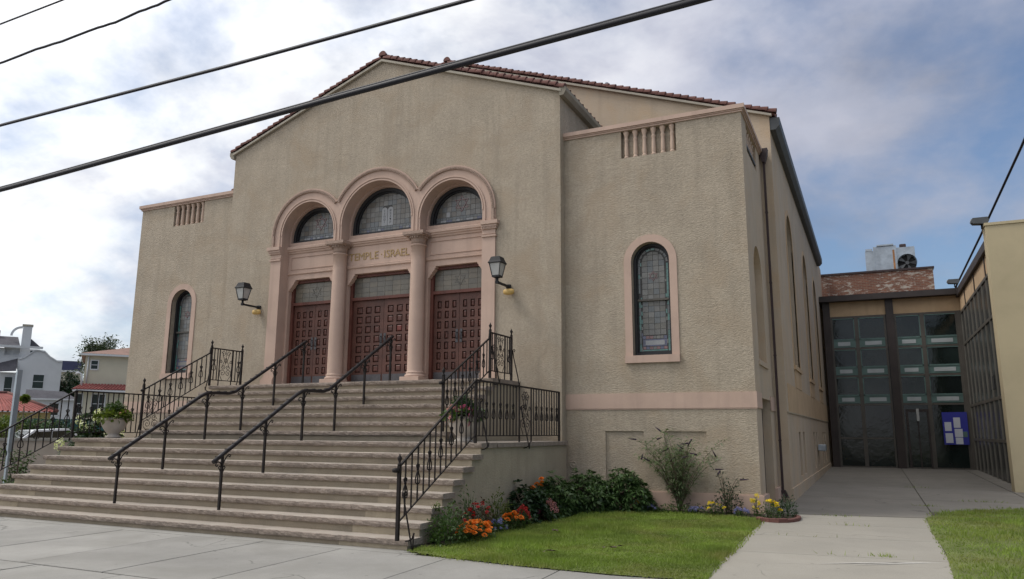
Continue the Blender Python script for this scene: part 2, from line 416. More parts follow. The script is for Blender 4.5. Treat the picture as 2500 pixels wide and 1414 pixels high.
class MB:
    def __init__(s):
        s.v, s.f, s.sm = [], [], []

    def add(s, vs, fs, smooth=False):
        b = len(s.v)
        s.v.extend(tuple(x) for x in vs)
        for f in fs:
            s.f.append(tuple(i + b for i in f))
            s.sm.append(smooth)
        return s

    def box(s, x0, x1, y0, y1, z0, z1):
        return s.add([(x0, y0, z0), (x1, y0, z0), (x1, y1, z0), (x0, y1, z0), (x0, y0, z1), (x1, y0, z1), (x1, y1, z1), (x0, y1, z1)],
                     [(3, 2, 1, 0), (4, 5, 6, 7), (0, 1, 5, 4), (1, 2, 6, 5), (2, 3, 7, 6), (3, 0, 4, 7)])

    def bbox(s, x0, x1, y0, y1, z0, z1, b=0.01):
        """box with chamfered vertical and top edges facing out (simple bevel all round)"""
        def rect(i, z):
            return [(x0 + i, y0 + i, z), (x1 - i, y0 + i, z), (x1 - i, y1 - i, z), (x0 + i, y1 - i, z)]
        vs = rect(b, z0) + rect(0, z0 + b) + rect(0, z1 - b) + rect(b, z1)
        fs = [(3, 2, 1, 0), (12, 13, 14, 15)]
        for k in range(3):
            for i in range(4):
                j = (i + 1) % 4
                fs.append((4 * k + i, 4 * k + j, 4 * k + 4 + j, 4 * k + 4 + i))
        return s.add(vs, fs)

    def prism(s, poly, mp, d0, d1, caps=(True, True)):
        """poly: 2D points, mp(a,b,d)->3D, extruded from d0 to d1"""
        n = len(poly)
        vs = [mp(a, b, d0) for a, b in poly] + [mp(a, b, d1) for a, b in poly]
        fs = [(i, (i + 1) % n, n + (i + 1) % n, n + i) for i in range(n)]
        tri = tessellate_polygon([[Vector((a, b, 0)) for a, b in poly]])
        if caps[0]:
            fs += [tuple(t) for t in tri]
        if caps[1]:
            fs += [tuple(n + i for i in t) for t in tri]
        return s.add(vs, fs)

    def sheet(s, outline, holes, mp, d=0.0):
        polys = [outline] + list(holes)
        tri = tessellate_polygon([[Vector((a, b, 0)) for a, b in p] for p in polys])
        flat = [q for p in polys for q in p]
        return s.add([mp(a, b, d) for a, b in flat], [tuple(t) for t in tri])

    def rim(s, poly, mp, d0, d1):
        n = len(poly)
        return s.add([mp(a, b, d0) for a, b in poly] + [mp(a, b, d1) for a, b in poly],
                     [(i, (i + 1) % n, n + (i + 1) % n, n + i) for i in range(n)])

    def tube(s, pts, r, n=6, caps=True, smooth=True):
        pts = [Vector(p) for p in pts]
        rs = r if isinstance(r, (list, tuple)) else [r] * len(pts)
        vs, fs = [], []
        ref = None
        for i, p in enumerate(pts):
            d = (pts[min(i + 1, len(pts) - 1)] - pts[max(i - 1, 0)])
            if d.length < 1e-9:
                d = Vector((0, 0, 1))
            d.normalize()
            if ref is None:
                ref = Vector((0, 0, 1)) if abs(d.z) < 0.9 else Vector((1, 0, 0))
            a = d.cross(ref)
            if a.length < 1e-4:
                a = d.orthogonal()
            a.normalize()
            b = a.cross(d)
            ref = b
            for k in range(n):
                t = 2 * math.pi * (k + 0.5) / n
                vs.append(p + (a * math.cos(t) + b * math.sin(t)) * rs[i])
        for i in range(len(pts) - 1):
            for k in range(n):
                j = (k + 1) % n
                fs.append((i * n + k, i * n + j, (i + 1) * n + j, (i + 1) * n + k))
        s.add(vs, fs, smooth and n > 4)
        if caps:
            b0 = len(s.v) - len(vs)
            s.f.append(tuple(b0 + k for k in range(n))[::-1]); s.sm.append(False)
            s.f.append(tuple(b0 + (len(pts) - 1) * n + k for k in range(n))); s.sm.append(False)
        return s

    def lathe(s, prof, c=(0, 0), n=20, smooth=True):
        vs, fs = [], []
        for r, z in prof:
            for k in range(n):
                t = 2 * math.pi * k / n
                vs.append((c[0] + r * math.cos(t), c[1] + r * math.sin(t), z))
        for i in range(len(prof) - 1):
            for k in range(n):
                j = (k + 1) % n
                fs.append((i * n + k, i * n + j, (i + 1) * n + j, (i + 1) * n + k))
        s.add(vs, fs, smooth)
        b0 = len(s.v) - len(vs)
        s.f.append(tuple(b0 + k for k in range(n))[::-1]); s.sm.append(False)
        s.f.append(tuple(b0 + (len(prof) - 1) * n + k for k in range(n))); s.sm.append(False)
        return s

    def arcband(s, cx, cz, r0, r1, mp, d0, d1, a0, a1, n=28):
        """solid ring segment in the a,b plane"""
        pts = []
        for i in range(n + 1):
            t = a0 + (a1 - a0) * i / n
            pts.append((math.cos(t), math.sin(t)))
        vs = []
        for c_, s_ in pts:
            for r, d in ((r0, d0), (r1, d0), (r1, d1), (r0, d1)):
                vs.append(mp(cx + r * c_, cz + r * s_, d))
        fs = []
        for i in range(n):
            for k in range(4):
                j = (k + 1) % 4
                fs.append((4 * i + k, 4 * i + j, 4 * i + 4 + j, 4 * i + 4 + k))
        fs += [(0, 1, 2, 3), (4 * n + 3, 4 * n + 2, 4 * n + 1, 4 * n)]
        return s.add(vs, fs)

    def mesh(s, name, m):
        me = bpy.data.meshes.new(name)
        me.from_pydata(s.v, [], s.f)
        me.polygons.foreach_set('use_smooth', s.sm)
        me.materials.append(m)
        me.update()
        return me

    def build(s, name, m, parent=None, **kw):
        return place(s.mesh(name, m), name, parent, **kw)


def np_mesh(name, verts, nper, m, parent=None, smooth=False, **kw):
    """verts (n,nper,3): one polygon each"""
    n = verts.shape[0]
    me = bpy.data.meshes.new(name)
    me.vertices.add(n * nper)
    me.vertices.foreach_set('co', verts.astype(np.float32).ravel())
    me.loops.add(n * nper)
    me.loops.foreach_set('vertex_index', np.arange(n * nper, dtype=np.int32))
    me.polygons.add(n)
    me.polygons.foreach_set('loop_start', np.arange(0, n * nper, nper, dtype=np.int32))
    me.polygons.foreach_set('loop_total', np.full(n, nper, dtype=np.int32))
    me.materials.append(m)
    me.update(calc_edges=True)
    return place(me, name, parent, **kw)


def FY(y0):
    return lambda a, b, d: (a, y0 + d, b)          # front-facing wall, depth goes +Y


def FX(x0):
    return lambda a, b, d: (x0 - d, a, b)          # right-facing wall, depth goes -X


def arch(cx, h, z0, zs, r=None, n=18):
    """closed opening: rectangle to zs and half circle above (anticlockwise)"""
    r = r or h
    p = [(cx - h, z0), (cx + h, z0), (cx + h, zs)]
    for i in range(1, n):
        t = math.pi * i / n
        p.append((cx + r * math.cos(t), zs + r * math.sin(t)))
    p.append((cx - h, zs))
    return p


def rect(a0, a1, b0, b1):
    return [(a0, b0), (a1, b0), (a1, b1), (a0, b1)]


def clip(poly, conv):
    out = poly
    n = len(conv)
    for i in range(n):
        ax, ay = conv[i]
        bx, by = conv[(i + 1) % n]
        inp, out = out, []
        if not inp:
            break
        def side(p):
            return (bx - ax) * (p[1] - ay) - (by - ay) * (p[0] - ax)
        for k in range(len(inp)):
            p, q = inp[k], inp[(k + 1) % len(inp)]
            sp, sq = side(p), side(q)
            if sp >= 0:
                out.append(p)
            if (sp > 0 and sq < 0) or (sp < 0 and sq > 0):
                t = sp / (sp - sq)
                out.append((p[0] + t * (q[0] - p[0]), p[1] + t * (q[1] - p[1])))
    return out


def area(p):
    return abs(sum(p[i][0] * p[(i + 1) % len(p)][1] - p[(i + 1) % len(p)][0] * p[i][1] for i in range(len(p)))) / 2


def shrink(p, g):
    cx = sum(q[0] for q in p) / len(p)
    cy = sum(q[1] for q in p) / len(p)
    out = []
    for a, b in p:
        out.append((a - g * (1 if a > cx else -1), b - g * (1 if b > cy else -1)))
    return out


# ------------------------------------------------------------------ ground
def gz(y):
    return float(np.interp(y, [-6.0, 0.2, 5, 19, 40], [0.268, 0.345, 0.355, 0.47, 0.5]))


def sheet_xy(name, pts, zf, m, kind='structure', parent=None):
    b = MB()
    tri = tessellate_polygon([[Vector((x, y, 0)) for x, y in pts]])
    b.add([(x, y, zf(x, y) if callable(zf) else zf) for x, y in pts], [tuple(t) for t in tri])
    o = b.build(name, m, parent)
    if kind and parent is None:
        tag(o, kind=kind)
    return o


S = 900
sheet_xy('ground', [(-S, -S), (S, -S), (S, S), (-S, S)], 0.095, GROUND)
sheet_xy('road', [(-200, -22), (200, -22), (200, -10.35), (-200, -10.35)], 0.105, ASPH)
sheet_xy('side_street', [(-24, -10.35), (-15, -10.35), (-15, 120), (-24, 120)], 0.109, ASPH)
kb = MB()
for i in range(-6, 22):
    x0 = i * 1.8
    kb.bbox(x0 + 0.004, x0 + 1.796, -10.35, -10.2, 0.06, 0.262, 0.015)
tag(kb.build('kerb', CONC), kind='structure')
sw = tag(MB().box(-13, 40, -10.2, -5.45, 0.05, 0.252).build('sidewalk', JOINT), kind='structure')
xs = [-11.6, -10.2, -8.8, -7.4, -6.0, -4.6, -3.0, -1.6, -0.2, 1.15, 2.55, 3.9, 5.5, 7.0, 8.5, 9.9, 11.3, 12.7, 14.1, 15.5]
for row, (ya, yb, sk) in enumerate(((-8.40, -5.9, 0.10), (-10.19, -8.42, 0.0))):
    for i in range(len(xs) - 1):
        g = 0.009
        off = 0 if row == 0 else 0.45
        a, b_ = xs[i] + g + off, xs[i + 1] - g + off
        z = 0.2655 + rnd.uniform(-0.002, 0.002)
        s0, s1 = (0.11 if row == 0 else 0), 0
        bm = MB()
        bm.add([(a + s0, ya + g, .24), (b_ + s0, ya + g, .24), (b_ + s1, yb - g, .24), (a + s1, yb - g, .24),
                (a + s0, ya + g, z), (b_ + s0, ya + g, z), (b_ + s1, yb - g, z), (a + s1, yb - g, z)],
               [(4, 5, 6, 7), (0, 1, 5, 4), (1, 2, 6, 5), (2, 3, 7, 6), (3, 0, 4, 7)])
        bm.build('slab', CONC, sw)
bm = MB().box(-13, 5.0, -5.893, -5.5, .24, .264)
bm.build('slab', CONC, sw)
# path and courtyard
pth = tag(MB().add([(8.45, -5.9, .25), (11.0, -5.9, .25), (11.0, .6, .325), (8.45, .6, .325)], [(0, 1, 2, 3)]).build('garden_path', JOINT), kind='structure')


def slab(parent, p4, m, dz):
    b = MB()
    lo = [(x, y, gz(y) + dz - .05) for x, y in p4]
    hi = [(x, y, gz(y) + dz) for x, y in p4]
    b.add(lo + hi, [(4, 5, 6, 7), (0, 1, 5, 4), (1, 2, 6, 5), (2, 3, 7, 6), (3, 0, 4, 7)])
    return b.build('slab', m, parent)


ys = [-5.9, -3.95, -2.35, -0.9, 0.5]
for i in range(4):
    a, b_ = ys[i] + .006, ys[i + 1] - .006
    sl_ = (0.0, 0.25, 0.3, 0.35, 0.42)
    slab(pth, [(8.50, a), (10.95, a + sl_[i]), (10.95, b_ + sl_[i + 1]), (8.50, b_)], CONC2, 0.004)
for (xa, ya, xb, yb, wd) in ((9.55, -4.50, 10.5, -3.95, .035), (9.9, -4.42, 10.75, -3.86, .03), (10.2, -4.1, 10.88, -3.78, .04)):
    sm_ = MB()
    zq = gz(-4.1) + .0085
    sm_.add([(xa, ya, zq), ((xa + xb) / 2 + .02, (ya + yb) / 2 - wd / 2, zq), (xb, yb, zq), ((xa + xb) / 2 - .02, (ya + yb) / 2 + wd / 2, zq)], [(0, 1, 2, 3)])
    sm_.build('chalk_scuff', SCUFF, pth)
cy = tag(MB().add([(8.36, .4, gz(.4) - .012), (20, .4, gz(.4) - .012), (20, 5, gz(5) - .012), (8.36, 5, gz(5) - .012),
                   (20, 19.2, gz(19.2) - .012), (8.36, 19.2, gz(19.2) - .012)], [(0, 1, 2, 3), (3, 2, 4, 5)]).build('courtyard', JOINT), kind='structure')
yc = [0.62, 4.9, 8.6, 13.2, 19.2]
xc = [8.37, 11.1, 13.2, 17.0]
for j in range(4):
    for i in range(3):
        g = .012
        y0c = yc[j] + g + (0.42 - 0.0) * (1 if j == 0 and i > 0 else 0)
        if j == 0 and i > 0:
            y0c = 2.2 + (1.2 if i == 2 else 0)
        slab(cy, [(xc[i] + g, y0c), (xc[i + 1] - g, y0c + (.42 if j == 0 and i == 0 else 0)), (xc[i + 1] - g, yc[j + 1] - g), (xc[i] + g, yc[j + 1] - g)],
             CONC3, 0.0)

# lawns
LAWN = [(4.80, -5.76), (5.6, -5.95), (6.5, -6.06), (7.6, -6.12), (8.60, -6.02), (8.53, -5.0), (8.52, -3.8), (8.47, -2.4), (8.44, -1.2), (8.40, -0.62),
        (7.9, -.36), (7.28, -.20), (6.5, -.18), (5.9, -.28), (5.5, -.7), (5.24, -1.3), (5.16, -2.3), (5.13, -3.3), (5.16, -4.3), (5.10, -5.2), (4.85, -5.42)]
LAWN2 = [(10.93, -6.1), (15.5, -6.1), (15.5, 4.4), (12.8, 3.55), (11.9, 2.85), (11.3, 2.1), (10.97, 0.9), (10.92, -1.0), (10.96, -3.0), (10.90, -4.8)]
zl = lambda x, y: gz(y) + 0.012
tag(sheet_xy('lawn_soil', LAWN, zl, TURF), kind='structure')
tag(sheet_xy('right_lawn_soil', LAWN2, zl, TURF), kind='structure')
BED = [(4.74, -5.62), (4.86, -5.42), (5.10, -5.2), (5.16, -4.3), (5.13, -3.3), (5.16, -2.3), (5.24, -1.3), (5.5, -.7), (5.9, -.28), (6.5, -.18), (7.28, -.20),
       (7.9, -.36), (8.40, -.62), (8.75, -.86), (9.0, -.45), (8.96, .1), (8.70, .55), (8.36, .55), (8.36, .3), (4.7, .3)]
sheet_xy('flower_bed', BED, lambda x, y: gz(y) + 0.018, SOIL)
sheet_xy('left_flower_bed', [(-9.2, -5.55), (-4.74, -5.55), (-4.74, .2), (-9.2, .2)], .285, SOIL)


def inside(poly, x, y):
    r_ = np.zeros(len(x), bool)
    n = len(poly)
    for i in range(n):
        x0, y0 = poly[i]
        x1, y1 = poly[(i + 1) % n]
        c = ((y0 > y) != (y1 > y))
        with np.errstate(divide='ignore', invalid='ignore'):
            xi = (x1 - x0) * (y - y0) / (y1 - y0) + x0
        r_ ^= c & (x < xi)
    return r_


def grass(name, label, poly, n, hmax=.058, jitter=.07):
    p = np.array(poly)
    lo, hi = p.min(0), p.max(0)
    xy = nrng.uniform(lo, hi, (n * 3, 2))
    jit = nrng.normal(0, jitter, xy.shape)
    ok = inside(poly, xy[:, 0] + jit[:, 0], xy[:, 1] + jit[:, 1])
    xy = xy[ok][:n]
    k = len(xy)
    z = np.interp(xy[:, 1], [-6.0, 0.2, 5, 19], [0.268, 0.345, 0.355, 0.47]) + .008
    patch = 0.7 + 0.5 * np.sin(xy[:, 0] * 2.1 + 1.3 * np.sin(xy[:, 1] * 1.7)) * np.sin(xy[:, 1] * 1.9 + .6)
    h = hmax * nrng.uniform(.4, 1.15, k) * np.clip(patch, .5, 1.2)
    a = nrng.uniform(0, 2 * np.pi, k)
    wv = nrng.uniform(.004, .009, k)
    ln = nrng.normal(0, .022, (k, 2))
    v = np.zeros((k, 3, 3))
    v[:, 0] = np.c_[xy[:, 0] - wv * np.cos(a), xy[:, 1] - wv * np.sin(a), z]
    v[:, 1] = np.c_[xy[:, 0] + wv * np.cos(a), xy[:, 1] + wv * np.sin(a), z]
    v[:, 2] = np.c_[xy[:, 0] + ln[:, 0], xy[:, 1] + ln[:, 1], z + h]
    tag(np_mesh(name, v, 3, GRASS), label, 'grass', kind='stuff')


grass('lawn_grass', 'green lawn grass between the stairs and the concrete path', LAWN, 95000)
grass('lawn_grass', 'green lawn grass right of the concrete path', LAWN2, 45000)
# weeds in the path joints
wv_ = []
for (x, y, n, sp) in ((10.25, -3.62, 40, .06), (9.9, -3.72, 9, .25), (9.6, .55, 25, .2), (11.12, 3.4, 40, .15), (11.1, 8.7, 30, .2), (12.3, 5.0, 50, .3), (12.6, 3.6, 60, .2), (9.3, -2.2, 12, .2), (9.9, -.7, 12, .2)):
    for _ in range(n):
        q = (x + rnd.gauss(0, sp), y + rnd.gauss(0, .025))
        a = rnd.uniform(0, 6.28)
        h = rnd.uniform(.02, .07)
        z = gz(q[1])
        wv_.append([(q[0] - .006 * math.cos(a), q[1] - .006 * math.sin(a), z), (q[0] + .006 * math.cos(a), q[1] + .006 * math.sin(a), z),
                    (q[0] + rnd.gauss(0, .03), q[1] + rnd.gauss(0, .03), z + h)])
tag(np_mesh('path_weeds', np.array(wv_), 3, GRASS), 'tufts of weeds growing in the concrete joints', 'weeds', kind='stuff')

# ------------------------------------------------------------------ stairs
Z1, RI, TR = 0.400, 0.17, 0.2867
YL, YT = 3.677, 1.194
XS, XU = 4.78, 3.71


def ynose(k):        # k = 1..15
    return -(YL + (8 - k) * TR) if k <= 8 else -(YT + (15 - k) * TR)


def znose(k):
    return Z1 + (k - 1) * RI


st = thing('entrance_stairs', 'broad stone entrance steps rising to the three wooden doors', 'stairs', (0, -3, .26))
ST0 = Vector((0, -3, .26))


def stair_part(bm, name, m):
    bm.v = [(x - ST0.x, y - ST0.y, z - ST0.z) for x, y, z in bm.v]
    return bm.build(name, m, st)


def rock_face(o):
    """split-faced front and ends get a darker stone, with upright-face shade in its colour"""
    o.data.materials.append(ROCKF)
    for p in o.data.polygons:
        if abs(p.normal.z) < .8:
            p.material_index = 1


def rough_block(x0, x1, yn, yb, zt, th, seed, endR=False, endL=False):
    """tread slab with rock-faced front edge"""
    r_ = random.Random(seed)
    n = max(3, int((x1 - x0) / 0.055))
    rows = [(0.0, 0), (-.007, .10), (-.009, .45), (-.002, .80), (.012, 1.0)]
    vs, fs = [], []
    for i in range(n + 1):
        x = x0 + (x1 - x0) * i / n
        e = 1.0 if 0 < i < n else 0.3
        vs.append((x, yb, zt))
        for dy, t in rows:
            jy = r_.uniform(-.0065, .0065) * e * (0.25 if t == 0 else 1)
            jz = r_.uniform(-.004, .004) * (0 if t == 0 else 1)
            vs.append((x, yn + dy + jy, zt - th * t + jz))
        vs.append((x, yn + .06, zt - th))
    m_ = len(rows) + 2
    for i in range(n):
        for k in range(m_ - 1):
            fs.append((i * m_ + k, (i + 1) * m_ + k, (i + 1) * m_ + k + 1, i * m_ + k + 1))
    fs.append(tuple(range(m_)))
    fs.append(tuple(n * m_ + k for k in range(m_))[::-1])
    vs2 = [(x0, yb, zt - th), (x1, yb, zt - th)]
    vs += vs2
    b = len(vs) - 2
    fs.append((0, m_ - 1, b)); fs.append((n * m_, b + 1, n * m_ + m_ - 1))
    bm = MB()
    bm.add(vs, fs)
    return bm


for k in range(1, 16):
    hw = XS if k <= 8 else XU
    yn, zt = ynose(k), znose(k)
    if k == 8:
        yb = -3.15
    elif k == 15:
        yb = 0.42
    else:
        yb = ynose(k + 1) + .06
    cuts = [-hw]
    x = -hw
    rr = random.Random(k * 13)
    while hw - x > 3.4:
        x += rr.uniform(1.7, 2.9)
        cuts.append(x)
    cuts.append(hw)
    for i in range(len(cuts) - 1):
        g = .0025
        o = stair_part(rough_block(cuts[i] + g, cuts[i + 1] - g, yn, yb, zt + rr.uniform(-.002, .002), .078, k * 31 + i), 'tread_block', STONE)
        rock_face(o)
    zb = zt - RI if k > 1 else .25
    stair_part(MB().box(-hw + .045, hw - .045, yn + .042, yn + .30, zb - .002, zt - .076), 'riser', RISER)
# side wall of the stair and side platforms
for s in (1, -1):
    x0, x1 = (XU - .05, XS - .04) if s > 0 else (-(XS - .04), -(XU - .05))
    poly = [(0.0, .2), (ynose(1) + .037, .2)]
    for k in range(1, 8):
        poly += [(ynose(k) + .037, znose(k) - .079), (ynose(k + 1) + .037, znose(k) - .079)]
    poly += [(ynose(8) + .037, znose(8) - .079), (0.0, znose(8) - .079)]
    bm = MB()
    bm.prism(poly[::-1], lambda a, b, d: (d, a, b), x0, x1)
    stair_part(bm, 'side_wall', STUCCO_B)
    xa, xb = sorted((s * (XU - .02), s * XS))
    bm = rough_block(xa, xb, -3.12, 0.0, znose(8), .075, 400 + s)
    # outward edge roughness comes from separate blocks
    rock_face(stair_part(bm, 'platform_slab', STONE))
    poly = [(0.0, 1.4)]
    poly += [(ynose(9) + .037, 1.4)]
    for k in range(9, 15):
        poly += [(ynose(k) + .037, znose(k) - .079), (ynose(k + 1) + .037, znose(k) - .079)]
    poly += [(ynose(15) + .037, znose(15) - .079), (0.0, znose(15) - .079)]
    xa, xb = sorted((s * (XU - .05 + .001), s * (XU - .28)))
    bm = MB()
    bm.prism(poly[::-1], lambda a, b, d: (d, a, b), xa, xb)
    stair_part(bm, 'upper_side_wall', STUCCO_B)

# ------------------------------------------------------------------ temple
tp = thing('temple_building', 'tan stucco temple with pink triple arch portal and red tile gables', 'temple')
XR, ZE, ZP = 4.657, 9.041, 10.734
XW, YW, ZC = 8.359, 0.234, 8.097
XM, YM, ZME, ZMR = 8.607, 3.1055, 8.99, 12.05

# central front wall with the portal opening
AC, AS = (0.0, 6.64), (2.03, 6.56)
RO_C, RI_C = 1.307, 0.985
RO_S, RI_S = 1.12, 0.80


def arcpts(cx, cz, r, a0, a1, n):
    return [(cx + r * math.cos(a0 + (a1 - a0) * i / n), cz + r * math.sin(a0 + (a1 - a0) * i / n)) for i in range(n + 1)]


def outer_outline(g=0.0):
    roc, ros = RO_C - g, RO_S - g
    # junction of the outer circles
    best = None
    for i in range(2000):
        x = .9 + i * .0004
        a = roc ** 2 - x ** 2
        b = ros ** 2 - (x - 2.03) ** 2
        if a < 0 or b < 0:
            continue
        d = abs(6.64 + math.sqrt(a) - 6.56 - math.sqrt(b))
        if best is None or d < best[0]:
            best = (d, x, 6.64 + math.sqrt(a))
    xj, zj = best[1], best[2]
    aj_s = math.atan2(zj - 6.56, xj - 2.03)
    aj_c = math.atan2(zj - 6.64, xj)
    p = [(3.15 - g, 2.7)]
    p += arcpts(2.03, 6.56, ros, 0, aj_s, 22)
    p += arcpts(0, 6.64, roc, aj_c, math.pi - aj_c, 26)[1:]
    p += arcpts(-2.03, 6.56, ros, math.pi - aj_s, math.pi, 22)[1:]
    p += [(-(3.15 - g), 2.7)]
    return p, aj_s, aj_c


OUTL, AJS, AJC = outer_outline(0.0)
HOLE, _, _ = outer_outline(0.03)
bm = MB()
bm.sheet([(-XR, .2), (XR, .2), (XR, ZE), (0, ZP), (-XR, ZE)], [HOLE], FY(0))
bm.rim(HOLE, FY(0), 0, .2)
bm.build('front_wall', STUCCO, tp)
for s in (1, -1):
    MB().add([(s * XR, 0, .2), (s * XR, YM, .2), (s * XR, YM, ZE), (s * XR, 0, ZE)], [(0, 1, 2, 3)]).build('return_wall', STUCCO, tp)

# portal surround
inner = [(-2.83, 2.7), (-2.83, 6.56)] + arcpts(-2.03, 6.56, RI_S, math.pi, 0, 20)[1:] + [(-1.23, 6.24), (-.985, 6.24), (-.985, 6.64)] \
    + arcpts(0, 6.64, RI_C, math.pi, 0, 24)[1:] + [(.985, 6.24), (1.23, 6.24), (1.23, 6.56)] + arcpts(2.03, 6.56, RI_S, math.pi, 0, 20)[1:] + [(2.83, 2.7)]
sur = OUTL + inner
portal = MB().prism(sur, FY(-.045), 0, .30).build('portal_surround', PINK, tp)
# arch mouldings
for cx, cz, ro, ri, a0, a1, nm in ((0, 6.64, RO_C, RI_C, AJC, math.pi - AJC, 'c'), (2.03, 6.56, RO_S, RI_S, 0, AJS, 'r'), (-2.03, 6.56, RO_S, RI_S, math.pi - AJS, math.pi, 'l')):
    bm = MB()
    bm.arcband(cx, cz, ro - .085, ro - .022, FY(-.085), 0, .05, a0, a1)
    for i in range(int((a1 - a0) * ro / .045)):      # bead row
        t = a0 + (i + .5) * .045 / ro
        if t > a1:
            break
        x, z = cx + (ro - .053) * math.cos(t), cz + (ro - .053) * math.sin(t)
        bm.box(x - .013, x + .013, -.097, -.08, z - .013, z + .013)
    if nm != 'c':
        x = cx + (ro - .053) * (1 if nm == 'r' else -1)
        bm.box(x - .031, x + .031, -.085, -.035, 6.28, 6.56)
    bm.build('arch_moulding', PINKR, portal)
    bm = MB()
    bm.arcband(cx, cz, ro - .022, ro + .004, FY(-.07), 0, .06, a0, a1)
    bm.arcband(cx, cz, ri + .055, ri + .085, FY(-.066), 0, .03, 0, math.pi)
    bm.arcband(cx, cz, ri - .001, ri + .03, FY(-.058), 0, .03, 0, math.pi)
    for s in (1, -1):
        x = cx + s * (ri + .07)
        bm.box(x - .015, x + .015, -.066, -.036, 6.28, cz)
    bm.build('arch_bead', PINK, portal)

# back panel with doors and lunettes
LUN = [(-2.03, .765, 6.43, 6.545), (0.0, .935, 6.43, 6.62), (2.03, .765, 6.43, 6.545)]
DOORS = [(-2.04, .735), (0.0, .955), (2.04, .735)]
ZLAND = znose(15)
holes = [arch(cx, r, z0, zs, n=22) for cx, r, z0, zs in LUN] + [rect(cx - h, cx + h, ZLAND - .05, 5.47) for cx, h in DOORS]
bm = MB()
bm.sheet([(-3.1, 2.68), (3.1, 2.68), (3.1, 7.2), (2.4, 7.7), (-2.4, 7.7), (-3.1, 7.2)], holes, FY(.252))
for h in holes:
    bm.rim(h, FY(.252), 0, .22)
panel = bm.build('portal_back_panel', PINK, tp)
# top of central arch needs panel too
bm = MB()
bm.prism([(-1.2, 7.69), (1.2, 7.69), (1.2, 7.95), (-1.2, 7.95)], FY(.253), 0, .05)
bm.build('panel_top', PINK, panel)
for (xa, xb) in ((-2.84, -1.24), (-.98, .98), (1.24, 2.84)):
    bm = MB()
    prof = [(.252, 6.15), (.225, 6.15), (.215, 6.19), (.19, 6.20), (.185, 6.235), (.16, 6.245), (.155, 6.30), (.17, 6.315), (.252, 6.33)]
    bm.prism(prof, lambda a, b, d: (d, a, b), xa, xb)
    prof = [(.252, 5.60), (.222, 5.61), (.215, 5.63), (.228, 5.64), (.222, 5.675), (.252, 5.69)]
    bm.prism(prof, lambda a, b, d: (d, a, b), xa, xb)
    bm.build('entablature_moulding', PINK, panel)
for s in (1, -1):
    bm = MB()
    c0, c1 = 2.04 - .70, 2.04 + .70
    for (a, b_, z0, z1) in ((c0, c1, 5.735, 5.75), (c0, c1, 6.045, 6.06), (c0, c0 + .015, 5.75, 6.045), (c1 - .015, c1, 5.75, 6.045)):
        xa, xb = sorted((s * a, s * b_))
        bm.box(xa, xb, .232, .256, z0, z1)
    bm.build('panel_frame', PINK, panel)
# brackets at the door heads
for cx, h in DOORS:
    for s in (1, -1):
        x = cx + s * h
        pr = [(0, 5.465), (-.20, 5.465), (-.20, 5.43), (-.17, 5.415), (-.165, 5.38), (-.12, 5.34), (-.10, 5.30), (-.05, 5.25), (-.035, 5.215), (0, 5.20)]
        bm = MB()
        bm.prism([(x + s * a, z) for a, z in pr], FY(.235), 0, .14)
        bm.build('bracket', PINK, panel)
# piers: base and capital
for s in (1, -1):
    bm = MB()
    a, b_ = 2.83, 3.15
    for (o, z0, z1) in ((.03, 5.93, 5.965), (.012, 5.99, 6.01), (.035, 6.10, 6.15), (.055, 6.15, 6.20), (.085, 6.20, 6.28)):
        xa, xb = sorted((s * (a - (.0 if s > 0 else o)), s * (b_ + o)))
        xa, xb = sorted((s * (a - .001), s * (b_ + o)))
        bm.box(xa, xb, -.045 - o, .26, z0, z1)
    for i in range(9):
        x = s * (a + .02 + i * .036)
        bm.box(x - .010, x + .010, -.092, -.07, 6.118, 6.143)
    bm.build('pier_capital', PINK, portal)
    bm = MB()
    xa, xb = sorted((s * (a - .001), s * (b_ + .05)))
    bm.box(xa, xb, -.10, .26, ZLAND - .03, ZLAND + .20)
    xa, xb = sorted((s * (a - .001), s * (b_ + .028)))
    bm.box(xa, xb, -.078, .26, ZLAND + .20, ZLAND + .235)
    xa, xb = sorted((s * (a - .001), s * (b_ + .014)))
    bm.box(xa, xb, -.062, .26, ZLAND + .235, ZLAND + .26)
    bm.build('pier_base', PINK, portal)
# columns
for s in (1, -1):
    cx, cyy = s * 1.11, .11
    bm = MB()
    shaft = [(.180, ZLAND + .30)] + [(.180 - .020 * (i / 8) ** 1.5, ZLAND + .30 + (5.93 - ZLAND - .30) * i / 8) for i in range(1, 9)]
    bm.lathe([(.225, ZLAND + .165), (.232, ZLAND + .19), (.225, ZLAND + .215), (.20, ZLAND + .225), (.197, ZLAND + .245), (.208, ZLAND + .26), (.202, ZLAND + .28), (.184, ZLAND + .285)] + shaft +
             [(.182, 5.935), (.182, 5.965), (.162, 5.97)], (cx, cyy), 28)
    bm.build('column', PINK, tp)
    col = bm
    b2 = MB().bbox(cx - .245, cx + .245, cyy - .245, .27, ZLAND - .02, ZLAND + .166, .006)
    b2.build('column_plinth', PINK, portal)
    b3 = MB()
    b3.lathe([(.164, 5.968), (.170, 6.05), (.182, 6.10), (.21, 6.13), (.23, 6.15)], (cx, cyy), 24)
    for i in range(22):
        t = 2 * math.pi * i / 22
        x, y = cx + .208 * math.cos(t), cyy + .208 * math.sin(t)
        b3.box(x - .016, x + .016, y - .016, y + .016, 6.10, 6.145)
    b3.box(cx - .25, cx + .25, cyy - .25, .27, 6.15, 6.175)
    b3.box(cx - .275, cx + .275, cyy - .27, .27, 6.175, 6.245)
    b3.build('column_capital', PINKR, portal)

